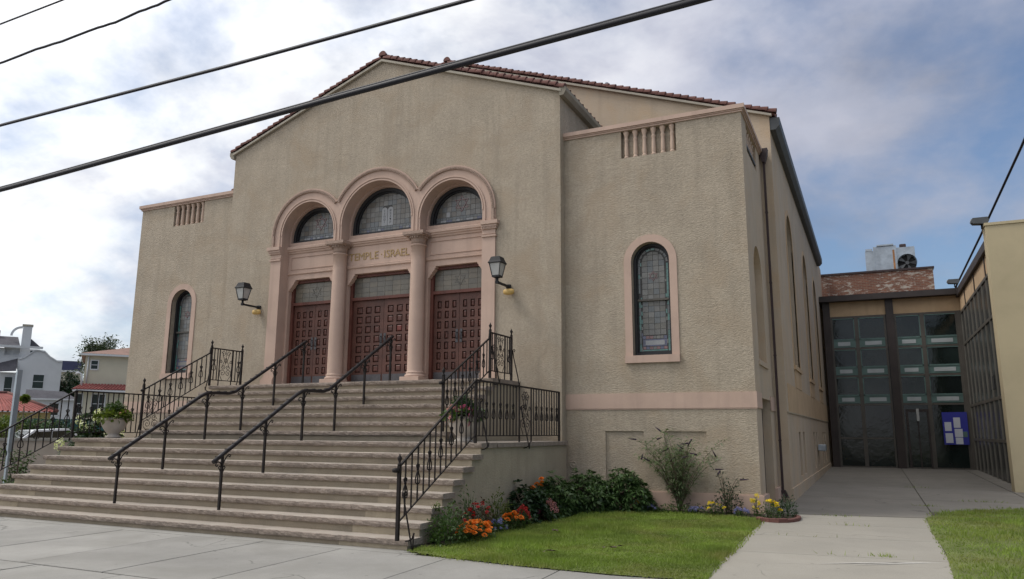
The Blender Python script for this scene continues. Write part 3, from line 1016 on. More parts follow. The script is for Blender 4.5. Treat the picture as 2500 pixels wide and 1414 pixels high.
# inscription
def text_mesh(txt, size, extrude, m, name, parent, loc, rot, width=None):
    cu_ = bpy.data.curves.new(name, 'FONT')
    cu_.body = txt
    cu_.size = size
    cu_.extrude = extrude
    cu_.align_x = 'CENTER'
    cu_.align_y = 'BOTTOM_BASELINE'
    cu_.resolution_u = 3
    o = bpy.data.objects.new(name, cu_)
    COL.objects.link(o)
    dg = bpy.context.evaluated_depsgraph_get()
    me = bpy.data.meshes.new_from_object(o.evaluated_get(dg))
    bpy.data.objects.remove(o)
    me.materials.clear()
    me.materials.append(m)
    if width:
        xs_ = [v.co.x for v in me.vertices]
        wd = max(xs_) - min(xs_)
        for v in me.vertices:
            v.co.x *= width / wd
    return place(me, name, parent, loc, rot)


_x = -.935
for ch, adv in zip('TEMPLE\u00b7ISRAEL', (.155, .140, .190, .140, .128, .185, .115, .075, .135, .145, .155, .140, .12)):
    adv *= .94
    text_mesh(ch, .255, .006, GOLD, 'letter', panel, (_x + adv * .42, .246, 5.80), (R(90), 0, 0))
    _x += adv


# leaded windows ------------------------------------------------------
def pane_obj(poly, mp, d, m, parent, name='pane'):
    bm = MB()
    bm.prism(poly, mp, d, d + .012, (True, False))
    return bm.build(name, m, parent)


def leaded(parent, conv, mp, d, cell, x0, z0, seed, mats=GL, extra=None, jog=False):
    r_ = random.Random(seed)
    bx = [p[0] for p in conv]
    bz = [p[1] for p in conv]
    bm = MB()
    bm.prism(conv, mp, d + .004, d + .02, (True, False))
    lead = bm.build('leading', LEAD, parent)
    j = 0
    z = z0
    while z < max(bz):
        x = x0 - (cell * .5 if (jog and j % 2) else 0)
        while x < max(bx):
            c = rect(x, x + cell, z, z + cell)
            q = clip(c, conv)
            if len(q) > 2 and area(q) > .12 * cell * cell:
                q = shrink(q, .0045)
                if not (extra and extra((x + cell / 2, z + cell / 2))):
                    pane_obj(q, mp, d, r_.choice(mats), parent)
            x += cell
        z += cell
        j += 1
    return lead


def star(cx, cz, r, wd, mp, d, m, parent):
    bm = MB()
    for s in (1, -1):
        pts = [(cx + s * r * math.sin(2 * math.pi * k / 3), cz + s * r * math.cos(2 * math.pi * k / 3)) for k in range(3)]
        for k in range(3):
            a, b_ = pts[k], pts[(k + 1) % 3]
            dx, dz = b_[0] - a[0], b_[1] - a[1]
            L_ = math.hypot(dx, dz)
            nx, nz = -dz / L_ * wd / 2, dx / L_ * wd / 2
            bm.prism([(a[0] + nx, a[1] + nz), (b_[0] + nx, b_[1] + nz), (b_[0] - nx, b_[1] - nz), (a[0] - nx, a[1] - nz)], mp, d - .003 * (1 if s > 0 else 2), d + .004)
    return bm.build('star_emblem', m, parent)


for idx, (cx, r, z0, zs) in enumerate(LUN):
    bm = MB()
    o1 = arch(cx, r - .002, z0 + .002, zs, n=22)
    o2 = arch(cx, r - .075, z0 + .055, zs, n=22)
    bm.sheet(o1, [o2], FY(.33))
    bm.rim(o2, FY(.33), 0, .09)
    bm.rim(o1, FY(.33), 0, .09)
    o3 = arch(cx, r - .105, z0 + .085, zs, n=22)
    bm.sheet(o2, [o3], FY(.385))
    bm.rim(o3, FY(.385), 0, .06)
    win = bm.build('lunette_window', BLACKF, tp)
    conv = arch(cx, r - .106, z0 + .086, zs, n=22)
    cell = .125
    tab = None
    if idx == 1:
        tab = lambda c: abs(c[0]) < .17 and 6.62 < c[1] < 7.08
    leaded(win, conv, FY(0), .43, cell, cx - cell * 8, z0 + .21, idx + 3, extra=tab)
    # bottom strip
    pz = z0 + .095
    r_ = random.Random(idx)
    x = cx - r + .12
    while x < cx + r - .13:
        wd = r_.uniform(.05, .11)
        pane_obj(rect(x, x + wd - .006, pz, pz + .05), FY(0), .428, r_.choice([GL[3], GBLUE, GWHITE, GL[1]]), win)
        pane_obj(rect(x, x + wd - .006, pz + .056, pz + .108), FY(0), .428, GL[3], win)
        x += wd
    if idx == 1:
        for s in (-1, 1):
            tcx = s * .084
            pane_obj(arch(tcx, .079, 6.64, 7.02, n=10), FY(0), .424, GWHITE, win, 'tablet')
            letters = '\u05d5\u05d6\u05d7\u05d8\u05d9' if s < 0 else '\u05d0\u05d1\u05d2\u05d3\u05d4'
            for q, ch in enumerate(letters):
                text_mesh(ch, .085, .001, BLACKF, 'tablet_letter', win, (tcx, .421, 6.985 - q * .072), (R(90), 0, 0))
    else:
        star(cx + .02, 6.93, .19, .014, FY(0), .424, GRED, win)
        if idx == 2:
            pane_obj(rect(cx - .38, cx - .29, 6.64, 6.76), FY(0), .422, GWHITE, win, 'pale_pane')

# doors --------------------------------------------------------------
for di, (cx, h) in enumerate(DOORS):
    y = .36
    fr_ = MB()
    x0, x1 = cx - h, cx + h
    fr_.box(x0 + .002, x0 + .075, y, y + .12, ZLAND, 5.468)
    fr_.box(x1 - .075, x1 - .002, y, y + .12, ZLAND, 5.468)
    fr_.box(x0 + .075, x1 - .075, y, y + .12, 5.40, 5.468)
    fr_.box(x0 + .075, x1 - .075, y - .012, y + .12, 4.835, 4.905)
    door = fr_.build('entrance_door', FRAMEW, tp)
    # transom
    conv = rect(x0 + .075, x1 - .075, 4.905, 5.40)
    bm = MB()
    bm.prism(conv, FY(0), y + .082, y + .09)
    bm.build('transom_backing', TRANS[2], door)
    r_ = random.Random(di + 50)
    nx = 8 if di == 1 else 6
    cw = (x1 - x0 - .15) / nx
    for i in range(nx):
        for j in range(4):
            ch = .495 / 4
            q = rect(x0 + .075 + i * cw + .003, x0 + .075 + (i + 1) * cw - .003, 4.905 + j * ch + .003, 4.905 + (j + 1) * ch - .003)
            pane_obj(q, FY(0), y + .07, r_.choice(TRANS), door, 'transom_pane')
    if di != 1:
        star(cx, 5.16, .15, .014, FY(0), y + .066, TRANS[2], door)
    # leaves
    lw = (x1 - x0 - .15) / 2
    pw = .165 if di == 1 else .105
    gap = (lw - 3 * pw) / 4
    marg = .105 if di == 1 else .085
    pit = (lw - 2 * marg - pw) / 2
    for lf in (0, 1):
        lx = x0 + .075 + lf * lw + .004
        lx1 = lx + lw - .008
        hs = []
        cells = []
        for rr_ in range(7):
            zb = 3.115 + rr_ * .2325
            for c in range(3):
                xa = lx + marg + c * pit
                hs.append(rect(xa, xa + pw, zb, zb + .168))
                cells.append((xa, zb))
        bm = MB()
        bm.sheet(rect(lx, lx1, ZLAND + .01, 4.83), hs, FY(y + .06))
        for q in hs:
            bm.rim(q, FY(y + .06), 0, .055)
        bm.rim(rect(lx, lx1, ZLAND + .01, 4.83), FY(y + .06), 0, .04)
        bm.sheet(rect(lx, lx1, ZLAND + .01, 4.83), [], FY(y + .115))
        bm.build('door_leaf', WOOD, door)
        pm = MB()
        g1, g2 = .022, .038
        a = rect(g1, pw - g1, g1, .168 - g1)
        b_ = rect(g2, pw - g2, g2, .168 - g2)
        vs = [(p[0], .054, p[1]) for p in a] + [(p[0], .010, p[1]) for p in a] + [(p[0], .002, p[1]) for p in b_]
        fs = [(8, 9, 10, 11)] + [(i, (i + 1) % 4, 4 + (i + 1) % 4, 4 + i) for i in range(4)] + [(4 + i, 4 + (i + 1) % 4, 8 + (i + 1) % 4, 8 + i) for i in range(4)]
        pm.add(vs, fs)
        pme = pm.mesh('door_panel', WOODP)
        for ci, (xa, zb) in enumerate(cells):
            place(pme, 'door_panel', door, (xa, y + .06, zb), m=(WOODR if (di == 1 and lf == 1 and ci == 13) else None))
        MB().box(lx + .02, lx1 - .02, y + .052, y + .062, ZLAND + .015, 3.065).build('kick_plate', KICK, door)
        hx = lx1 - .05 if lf == 0 else lx + .05
        hb = MB()
        hb.box(hx - .03, hx + .03, y + .050, y + .061, 3.72, 4.02)
        hb.tube([(hx, y + .055, 3.80), (hx, y + .02, 3.80), (hx, y + .015, 3.88), (hx, y + .02, 3.95), (hx, y + .055, 3.95)], .011, 8)
        hb.build('door_handle', KICK, door)

# wings ----------------------------------------------------------------
WC, WH, WS, WT = 6.469, .386, 3.248, 5.52
BC, BH, BZ0, BZ1 = 6.50, .575, 7.356, 7.948
BALPROF = [(.052, 0), (.052, .035), (.036, .05), (.040, .065), (.047, .09), (.040, .30), (.036, .37), (.046, .40), (.048, .415), (.036, .43), (.036, .47), (.055, .53), (.062, .56), (.062, .592)]
bal_me = MB().lathe(BALPROF, (0, 0), 12).mesh('baluster', PALETRIM)


def window_parts(parent, mp, cx, sgn):
    """arched leaded window in a 2D (a,z) frame; mp(a,b,d)"""
    bm = MB()
    o1 = arch(cx, WH - .002, WS + .002, WT - WH, n=18)
    o2 = arch(cx, WH - .055, WS + .06, WT - WH, n=18)
    bm.sheet(o1, [o2], mp, .14)
    bm.rim(o2, mp, .14, .24)
    o3 = arch(cx, WH - .075, WS + .085, WT - WH, n=18)
    bm.sheet(o2, [o3], mp, .19)
    bm.rim(o3, mp, .19, .24)
    win_ = bm.build('arched_window', BLACKF, parent)
    zm = 4.37
    MBb = MB()
    MBb.prism(rect(cx - WH + .07, cx + WH - .07, zm - .018, zm + .022), mp, .16, .215)
    MBb.build('meeting_rail', MULL, win_)
    conv = arch(cx, WH - .074, WS + .086, WT - WH, n=18)
    bm = MB()
    bm.prism(conv, mp, .226, .24, (True, False))
    bm.build('leading', LEAD, win_)
    r_ = random.Random(int(cx * 100))
    hw = WH - .075
    # teal border panes
    for a0 in (-1, 1):
        z = WS + .10
        while z < WT - WH - .02:
            hgt = r_.uniform(.09, .19)
            z1 = min(z + hgt, WT - WH)
            xa, xb = sorted((cx + a0 * (hw - .004), cx + a0 * (hw - .042)))
            if not (zm - .03 < z < zm + .03):
                pane_obj(rect(xa, xb, z, z1 - .006), mp, .218, GTEAL if r_.random() < .7 else GL[3], win_)
            xa, xb = sorted((cx + a0 * (hw - .047), cx + a0 * (hw - .072)))
            if r_.random() < .55:
                pane_obj(rect(xa, xb, z, z + hgt * .5), mp, .218, r_.choice([GBLUE, GTEAL, GL[1]]), win_)
            z = z1
    field = arch(cx, hw - .078, WS + .42, WT - WH, n=16)
    cell = (2 * (hw - .078)) / 4
    zz = WS + .42
    j = 0
    while zz < WT:
        for i in range(4):
            q = clip(rect(cx - 2 * cell + i * cell, cx - 2 * cell + (i + 1) * cell, zz, zz + cell), field)
            if len(q) > 2 and area(q) > .15 * cell * cell and not (zz < zm < zz + cell and False):
                pane_obj(shrink(q, .0035), mp, .217, r_.choice(GL[:4] + [GL[0], GL[2]]), win_)
        zz += cell
        j += 1
    # rim panes in the arch head
    for i in range(9):
        t0, t1 = math.pi * i / 9 + .03, math.pi * (i + 1) / 9 - .03
        q = [(cx + rr_ * math.cos(t), WT - WH + rr_ * math.sin(t)) for rr_, t in ((hw - .045, t0), (hw - .006, t0), (hw - .006, t1), (hw - .045, t1))]
        pane_obj(q, mp, .218, r_.choice([GTEAL, GL[3], GL[0]]), win_)
    # memorial panel at the foot
    pane_obj(rect(cx - hw + .06, cx + hw - .06, WS + .105, WS + .13), mp, .2185, GTEAL, win_)
    pane_obj(rect(cx - hw + .07, cx + hw - .07, WS + .20, WS + .34), mp, .218, GBLUE, win_)
    pane_obj(rect(cx - hw + .12, cx + hw - .12, WS + .225, WS + .315), mp, .2165, GWHITE if sgn > 0 else GL[1], win_)
    for i in range(7):
        xa = cx - hw + .06 + i * (2 * hw - .12) / 7
        pane_obj(rect(xa, xa + (2 * hw - .12) / 7 - .006, WS + .14, WS + .19), mp, .218, r_.choice([GL[0], GBLUE, GRED, GL[3]]), win_)
        pane_obj(rect(xa, xa + (2 * hw - .12) / 7 - .006, WS + .35, WS + .405), mp, .218, r_.choice([GL[0], GBLUE, GL[1], GRED]), win_)
    star(cx, 4.86, .10, .01, mp, .213, GRED, win_)
    return win_


for s in (1, -1):
    mp = FY(YW) if s > 0 else (lambda a, b, d: (-a, YW + d, b))
    bm = MB()
    hs = [arch(WC, WH, WS, WT - WH, n=18), rect(BC - BH, BC + BH, BZ0, BZ1), rect(5.48, 6.25, .70, 1.79), rect(6.65, 7.44, .70, 1.79)]
    bm.sheet(rect(XR, XW, .2, ZC - .05), hs, mp)
    for q, dd in zip(hs, (.26, .125, .035, .035)):
        bm.rim(q, mp, 0, dd)
        if dd != .26:
            bm.sheet(q, [], mp, dd)
    bm.build('wing_wall', STUCCO, tp)
    for i in range(6):
        a = BC - BH + .10 + i * (2 * BH - .19) / 5
        x, y, z = mp(a, BZ0, .062)
        place(bal_me, 'baluster', tp, (x, y, z))
    # window surround
    sur_ = MB()
    so_, si_ = arch(WC, .535, WS, WT - WH, n=20), arch(WC, WH - .002, WS - .01, WT - WH, n=20)
    sur_.prism(so_[2:] + [(WC - .535, WS), (WC - WH, WS)] + [(WC - WH, WT - WH)] + arcpts(WC, WT - WH, WH, math.pi, 0, 18)[1:] + [(WC + WH, WS), (WC + .535, WS)], mp, -.018, .02)
    sur_.prism(rect(WC - .54, WC + .54, WS - .145, WS), mp, -.06, .25)
    sur_.build('window_surround', PINK, tp)
    window_parts(tp, mp, WC, s)
    # band, plinth, cornice (front)
    bm = MB()
    bm.prism(rect(XR, XW + .022, 2.222, 2.514), mp, -.022, .01)
    bm.prism(rect(XR, XW + .018, 2.20, 2.222), mp, -.012, .01)
    bm.build('string_band', PINK, tp)
    bm = MB()
    bm.prism([(XR, .2), (XW + .06, .2), (XW + .06, .665), (XR, .665)], mp, -.06, .0)
    bm.prism([(XR, .665), (XW + .045, .665), (XW + .045, .682), (XR, .682)], mp, -.045, .0)
    bm.build('plinth', PINK, tp)
    bm = MB()
    for (o, z0, z1) in ((.03, ZC - .145, ZC - .11), (.05, ZC - .11, ZC - .085), (.075, ZC - .085, ZC)):
        bm.prism(rect(XR, XW + o, z0, z1), mp, -o, .30)
    bm.build('wing_cornice', PINK, tp)
    # wing side wall
    msd = FX(XW) if s > 0 else (lambda a, b, d: (-(XW - d), a, b))
    bm = MB()
    SW_ = arch(1.55, .60, 3.18, 4.93, n=16)
    hs = [SW_, rect(.85, 2.25, BZ0, BZ1), rect(.93, 2.36, .30, 2.43)]
    bm.sheet(rect(YW, 3.35, .2, ZC - .05), hs, msd)
    for q, dd in zip(hs, (.14, .17, .20)):
        bm.rim(q, msd, 0, dd)
        bm.sheet(q, [], msd, dd)
    bm.build('wing_side_wall', STUCCO_S, tp)
    for i in range(6):
        x, y, z = msd(.98 + i * .23, BZ0, .085)
        place(bal_me, 'baluster', tp, (x, y, z))
    bm = MB()
    for (o, z0, z1) in ((.03, ZC - .145, ZC - .11), (.05, ZC - .11, ZC - .085), (.075, ZC - .085, ZC)):
        bm.prism(rect(YW + .302, 3.36, z0, z1), msd, -o, .30)
    bm.build('side_cornice', PINK, tp)
    MB().prism(rect(YW + .012, .93, 2.222, 2.514), msd, -.022, .01).build('side_band_piece', PINK, tp)
    MB().prism(rect(2.36, 3.10, 2.222, 2.514), msd, -.022, .01).build('side_band_piece', PINK, tp)
    MB().prism(rect(YW + .002, .93, .2, .665), msd, -.06, .0).build('side_plinth_piece', PINK, tp)
    MB().prism(rect(2.36, 3.10, .2, .665), msd, -.06, .0).build('side_plinth_piece', PINK, tp)
    MB().prism(rect(.9, 2.2, 3.06, 3.14), msd, -.03, .02).build('niche_sill', STUCCO_S, tp)
    MB().prism(rect(.98, 2.31, .31, 2.40), msd, .16, .19).build('side_door', BLACKF, tp)
    # wing flat roof
    MB().box(*sorted((s * XR, s * (XW - .01))), YW + .3, YM, ZC - .6, ZC - .55).build('wing_roof', GUTTER, tp)
# pipe cap in the wall and small lamp over the side door
bm = MB()
bm.lathe([(.075, 0), (.075, .02), (.055, .025), (.05, .015), (.02, .012), (.018, .03)], (0, 0), 20)
bm.build('pipe_cap', STUCCO, tp, loc=(4.80, YW - .0, 1.13), rot=(R(90), 0, 0))

# main hall ------------------------------------------------------------
YE = 19.4
bm = MB()
bm.sheet([(-XM, .2), (XM, .2), (XM, ZME), (0, ZMR), (-XM, ZME)], [], FY(YM))
bm.build('hall_front_wall', STUCCO_S, tp)
hs, centers = [], (6.36, 11.34, 15.85)
for c in centers:
    hs.append(arch(c, .80, 3.41, 6.62, n=16))
bw = []
for c in centers:
    bw += [rect(c - .75, c - .20, .75, 1.80), rect(c + .45, c + 1.0, .75, 1.80)]
bm = MB()
bm.sheet(rect(YM, YE + 2.5, .2, ZME), hs + bw, FX(XM))
for q in hs:
    bm.rim(q, FX(XM), 0, .24)
for q in bw:
    bm.rim(q, FX(XM), 0, .16)
bm.build('hall_side_wall', STUCCO_S, tp)
MB().add([(-XM, YM, .2), (-XM, YE + 2.5, .2), (-XM, YE + 2.5, ZME), (-XM, YM, ZME)], [(0, 1, 2, 3)]).build('hall_far_wall', STUCCO_S, tp)
for q, c in zip(hs, centers):
    bm = MB()
    bm.sheet(q, [], FX(XM), .235)
    wn = bm.build('hall_window', GL[3], tp)
    bm = MB()
    inn = arch(c, .72, 3.49, 6.62, n=16)
    bm.sheet(q, [inn], FX(XM), .20)
    bm.rim(inn, FX(XM), .20, .235)
    for zz in (4.1, 4.8, 5.5, 6.2):
        bm.prism(rect(c - .72, c + .72, zz - .02, zz + .02), FX(XM), .205, .234)
    bm.prism(rect(c - .02, c + .02, 3.49, 7.3), FX(XM), .204, .234)
    bm.build('window_frame', BROWN, wn)
    # ochre surround and apron
    bm = MB()
    so_ = arch(c, .93, 3.41, 6.62, n=18)
    bm.prism(so_[2:] + [(c - .93, 3.41), (c - .80, 3.41), (c - .80, 6.62)] + arcpts(c, 6.62, .80, math.pi, 0, 16)[1:] + [(c + .80, 3.41), (c + .93, 3.41)], FX(XM), -.015, .03)
    bm.prism(rect(c - .95, c + .95, 3.30, 3.405), FX(XM), -.05, .2)
    bm.prism(rect(c - .85, c + .85, 2.86, 3.295), FX(XM), -.02, .0)
    bm.build('window_trim', PEACH, wn)
for q in bw:
    bm = MB()
    bm.sheet(q, [], FX(XM), .155)
    bm.build('basement_window', BROWN, tp)
MB().prism(rect(YM + .45, YE, 2.23, 2.855), FX(XM), -.012, .0).build('side_band', PEACH, tp)
MB().prism(rect(YM + .001, YE, 2.20, 2.228), FX(XM), -.022, .0).build('side_band_line', STUCCO_B, tp)
MB().prism(rect(YM + .001, YE, .2, .62), FX(XM), -.03, .0).build('side_plinth', STUCCO_S, tp)
MB().bbox(XM + .02, XM + .24, 12.0, 12.6, 1.22, 1.42, .02).build('wall_vent', GALV, tp)

# roofs
def roof(name, hw, ze, zr, y0, y1, over, npar):
    """two slopes, boards, ribbed tile field and the rake tiles"""
    sl = (zr - ze) / hw
    rf = None
    ln = math.hypot(hw + over, sl * (hw + over))
    ang = math.atan(sl)
    ze2 = ze - sl * over
    parts = []
    bm = MB()
    for s in (1, -1):
        pr = [(0, zr + .01), (s * (hw + over), ze2 + .01), (s * (hw + over), ze2 + .07), (0, zr + .07)]
        bm.prism(pr, FY(0), y0 + .03, y1)
    rf = bm.build(name, TILE, tp)
    bm = MB()
    for s in (1, -1):
        pr = [(0, zr - .05), (s * (hw + over * .5), ze - sl * over * .5 - .05), (s * (hw + over * .5), ze - sl * over * .5 + .005), (0, zr + .005)]
        bm.prism(pr, FY(0), y0 - .045, y0 + .02)
    bm.build('rake_board', FASCIA, rf)
    # ribs of the tile field
    bm = MB()
    nr = int((y1 - y0) / .27)
    for i in range(1, nr):
        y = y0 + .1 + i * .27
        for s in (1, -1):
            bm.tube([(0, y, zr + .075), (s * (hw + over), y, ze2 + .075)], .085, 6, False, True)
    tag(bm.build('tile_field', TILE, rf), kind='stuff')
    # rake tiles
    tm = MB()
    L0, nseg = .245, 8
    vs, fs = [], []
    for j, (xx, rr_) in enumerate(((0, .068), (L0, .090))):
        for k in range(nseg + 1):
            t = -0.25 + (math.pi + .5) * k / nseg
            vs.append((xx, -rr_ * math.cos(t), rr_ * math.sin(t)))
    for k in range(nseg):
        fs.append((k, k + 1, nseg + 2 + k, nseg + 1 + k))
    fs.append(tuple(range(nseg + 1)))
    fs.append(tuple(range(nseg + 1, 2 * nseg + 2))[::-1])
    tm.add(vs, fs, False)
    tme = tm.mesh('roof_tile', TILE)
    pitch = .192
    cnt = int(ln / pitch)
    for s in (1, -1):
        for i in range(cnt):
            dd = .03 + i * pitch
            x = dd * math.cos(ang)
            z = zr + .055 - dd * math.sin(ang)
            jit = rnd.uniform(-.012, .012)
            place(tme, 'roof_tile', rf, (s * x, y0 + .02 + jit, z + rnd.uniform(-.006, .006)), (0, (ang - .10), 0 if s > 0 else math.pi), (1, 1, 1))
    # ridge cap tiles
    for i in range(3):
        place(tme, 'ridge_tile', rf, (0, y0 + .25 + i * .22, zr + .10), (0, -.12, R(-90)), (1.15, 1.15, 1.15))
    bm = MB().tube([(0, y0 + .7, zr + .12), (0, y1, zr + .12)], .12, 8)
    bm.build('ridge_cap', TILE, rf)
    return rf


roof('front_roof', XR, ZE, ZP, -.03, YM + 1.5, .10, 0)
roof('hall_roof', XM, ZME, ZMR, YM - .05, YE, .12, 0)
for s in (1, -1):
    # front block eave box gutter
    bm = MB()
    xa = s * XR
    pr = [(xa + s * .005, ZE - .16), (xa + s * .10, ZE - .15), (xa + s * .16, ZE - .06), (xa + s * .16, ZE + .03), (xa + s * .005, ZE + .03)]
    bm.prism(pr, FY(0), -.06, YM - .06)
    bm.build('eave_gutter', EAVE, tp)
    bm = MB()
    xa = s * XM
    pr = [(xa + s * .004, 8.62), (xa + s * .12, 8.62), (xa + s * .21, 8.72), (xa + s * .22, 8.90), (xa + s * .004, 8.92)]
    bm.prism(pr, FY(0), YM + .02, YE - .3)
    bm.build('hall_gutter', GUTTER, tp)
    # downspout with hopper
    bm = MB()
    X0 = s * (XW + .09)
    bm.prism([(X0 - .10, 8.10), (X0 + .10, 8.10), (X0 + .085, 7.95), (X0 + .03, 7.78), (X0 - .03, 7.78), (X0 - .085, 7.95)], FY(2.92), -.09, .09)
    bm.box(X0 - .024, X0 + .024, 2.895, 2.945, .58, 7.79)
    for zz in (6.6, 5.0, 3.4, 1.6):
        bm.box(X0 - .03, X0 + .03, 2.885, 2.955, zz, zz + .03)
    bm.prism([(X0 - .05, .6), (X0 + .05, .6), (X0 + .12, .45), (X0 + .02, .45)], FY(2.92), -.06, .06)
    bm.build('downspout', SPOUT, tp)
vb = MB().lathe([(.07, 0), (.07, .55), (.10, .56), (.10, .66), (.02, .70)], (0, 0), 12)
vp = vb.build('roof_vent_pipe', GALV, tp, loc=(3.45, 7.0, 10.75))
vp.location.z = ZMR - (ZMR - ZME) / XM * 3.45 + .75
vp.scale = (.95, .95, .8)
vp.location.z += .42

# ------------------------------------------------------------------ wall lanterns
def lantern(label, x):
    root = thing('wall_lantern', label, 'lantern', (x, 0, 4.79), group='lanterns beside the portal')
    Y = -.57
    arm = MB()
    arm.box(-.025, .025, -.57, -.02, -.02, .02)
    arm.box(-.05, .05, -.045, 0, -.035, .045)
    arm.tube([(0, Y, -.015), (0, Y, .10)], .028, 8)
    arm.box(-.03, .03, Y - .03, Y + .03, -.03, .025)
    arm.build('arm', LAMPB, root)
    def ring(hw, z):
        return [(-hw, Y - hw, z), (hw, Y - hw, z), (hw, Y + hw, z), (-hw, Y + hw, z)]
    def frus(levels):
        b = MB()
        vs = []
        for hw, z in levels:
            vs += ring(hw, z)
        fs = [(3, 2, 1, 0)]
        for k in range(len(levels) - 1):
            for i in range(4):
                j = (i + 1) % 4
                fs.append((4 * k + i, 4 * k + j, 4 * k + 4 + j, 4 * k + 4 + i))
        n = 4 * (len(levels) - 1)
        fs.append((n, n + 1, n + 2, n + 3))
        return b.add(vs, fs)
    frus([(.05, .09), (.085, .10), (.085, .135), (.075, .14)]).build('base', LAMPB, root)
    frus([(.078, .138), (.122, .385)]).build('glass', LAMPG, root)
    for sx in (1, -1):
        for sy in (1, -1):
            MB().tube([(sx * .08, Y + sy * .08, .135), (sx * .126, Y + sy * .126, .39)], .010, 4).build('cage_bar', LAMPB, root)
    frus([(.145, .385), (.150, .40), (.128, .44), (.10, .52), (.088, .53)]).build('cap', LAMPB, root)


lantern('black lantern on wall bracket left of the portal', -3.47)
lantern('black lantern on wall bracket right of the portal', 3.47)
for x, lb in ((-3.44, 'small yellow oval light under the left lantern'), (3.52, 'small yellow oval light under the right lantern')):
    root = thing('wall_light', lb, 'wall light', (x, 0, 4.66), group='yellow lights under the lanterns')
    bm = MB()
    prof = [(.0, -.062), (.035, -.06), (.05, -.045), (.055, 0), (.05, .045), (.035, .06), (0, .062)]
    bm.lathe(prof, (0, 0), 16)
    o = bm.build('housing', YELL, root, loc=(0, -.12, 0))
    o.scale = (2.3, 1.4, .95)
    MB().box(-.02, .02, -.10, 0, -.02, .02).build('mount', YELL, root)

# ------------------------------------------------------------------ iron work
BALM = MB().box(-.0085, .0085, -.0085, .0085, 0, 1).mesh('baluster', IRON)


def spiral(c, r0, r1, a0, turns, plane_x=0.0, n=16):
    pts = []
    for i in range(n + 1):
        t = i / n
        a = a0 + turns * 2 * math.pi * t
        r = r0 + (r1 - r0) * t
        pts.append((plane_x, c[0] + r * math.cos(a), c[1] + r * math.sin(a)))
    return pts


def spade_mesh():
    b = MB()
    for s in (1, -1):
        pts = [(0, 0, .075), (0, s * .018, .045), (0, s * .036, .005), (0, s * .041, -.03), (0, s * .034, -.055), (0, s * .018, -.064), (0, s * .004, -.055), (0, s * .004, -.035)]
        b.tube(pts, .0065, 5)
        b.tube([(0, 0, .085), (0, s * .018, .10), (0, s * .027, .118), (0, s * .018, .130), (0, s * .007, .120)], .007, 5)
    b.tube([(0, 0, .07), (0, 0, .10)], .014, 6)
    return b.mesh('spade_ornament', IRON)


SPADE = spade_mesh()


def scroll_panel_mesh(wd, h):
    """lyre of C scrolls in the y,z plane, origin bottom centre"""
    b = MB()
    for s in (1, -1):
        def P(y, z):
            return (0, s * y * wd, z * h)
        b.tube([P(.0, .52), P(.10, .62), P(.20, .75), P(.26, .86)], .0065, 5)
        b.tube([P(.0, .70), P(.12, .56), P(.24, .42), P(.30, .36)], .0065, 5)
        for (cy_, cz_, r0, a0, tr_) in ((.17, .82, .15, 0.2, 1.3), (.34, .58, .10, 3.4, 1.2), (.19, .20, .19, 0.4, 1.4), (.14, .40, .13, 5.6, -1.2)):
            pts = spiral((s * cy_ * wd, cz_ * h), r0 * wd, .02 * wd, a0 if s > 0 else math.pi - a0, tr_ * s, 0, 18)
            b.tube(pts, .0065, 5)
        b.tube([P(.40, .30), P(.38, .12), P(.25, .02), P(.20, -.05)], .0065, 5)
        b.tube([P(.0, .93), P(.10, .97), P(.17, .93)], .0065, 5)
    b.tube([(0, 0, .48 * h), (0, 0, .95 * h)], .006, 5)
    return b.mesh('scroll_panel', IRON)


SCROLL_A = scroll_panel_mesh(.44, .74)
SCROLL_B = scroll_panel_mesh(.50, .74)
FINIAL = MB().lathe([(.024, 0), (.028, .015), (.016, .03), (.014, .045), (.03, .085), (.03, .10), (.012, .125), (.006, .15)], (0, 0), 10).mesh('finial', IRON)


def post(root, x, y, z0, z1, finial=True, wd=.021):
    MB().box(x - wd, x + wd, y - wd, y + wd, z0, z1).build('post', IRON, root)
    if finial:
        place(FINIAL, 'finial', root, (x, y, z1))


def railrun(root, x, y0, zb0, zt0, y1, zb1, zt1, n, orn, skip=None):
    """n balusters between two posts; orn(i)->ornament?"""
    b = MB().tube([(x, y0, zt0), (x, y1, zt1)], .019, 4)
    b.build('top_rail', IRON, root)
    MB().tube([(x, y0, zb0), (x, y1, zb1)], .012, 4).build('bottom_rail', IRON, root)
    for i in range(n):
        t = (i + 1) / (n + 1)
        if skip and skip[0] < t < skip[1]:
            continue
        y = y0 + (y1 - y0) * t
        za, zb = zb0 + (zb1 - zb0) * t, zt0 + (zt1 - zt0) * t
        place(BALM, 'baluster', root, (x, y, za), (0, 0, 0), (1, 1, zb - za))
        if orn(i):
            place(SPADE, 'spade_ornament', root, (x, y, za + (zb - za) * .42), scale=(1.4, 1.35, 1.3))


def brace(root, x, y, s, zt, zb):
    """curled stay rod outside the rail"""
    pts = [(0, 0, 0), (.02, 0, .05), (.05, 0, .06), (.065, 0, .03), (.05, 0, .0)]
    path = [(x + s * (.03 + .0 * k), y, zt - .04) for k in range(1)]
    path = [(x + s * .055, y, zt - .03), (x + s * .075, y, zt + .0), (x + s * .055, y, zt + .025), (x + s * .025, y, zt), (x + s * .04, y, zt - .12), (x + s * .13, y, zt - .50), (x + s * .18, y, zt - .72),
            (x + s * .195, y, zb + .10), (x + s * .17, y, zb + .03), (x + s * .12, y, zb), (x + s * .07, y, zb - .01)]
    MB().tube(path, .011, 6).build('stay_rod', IRON, root)


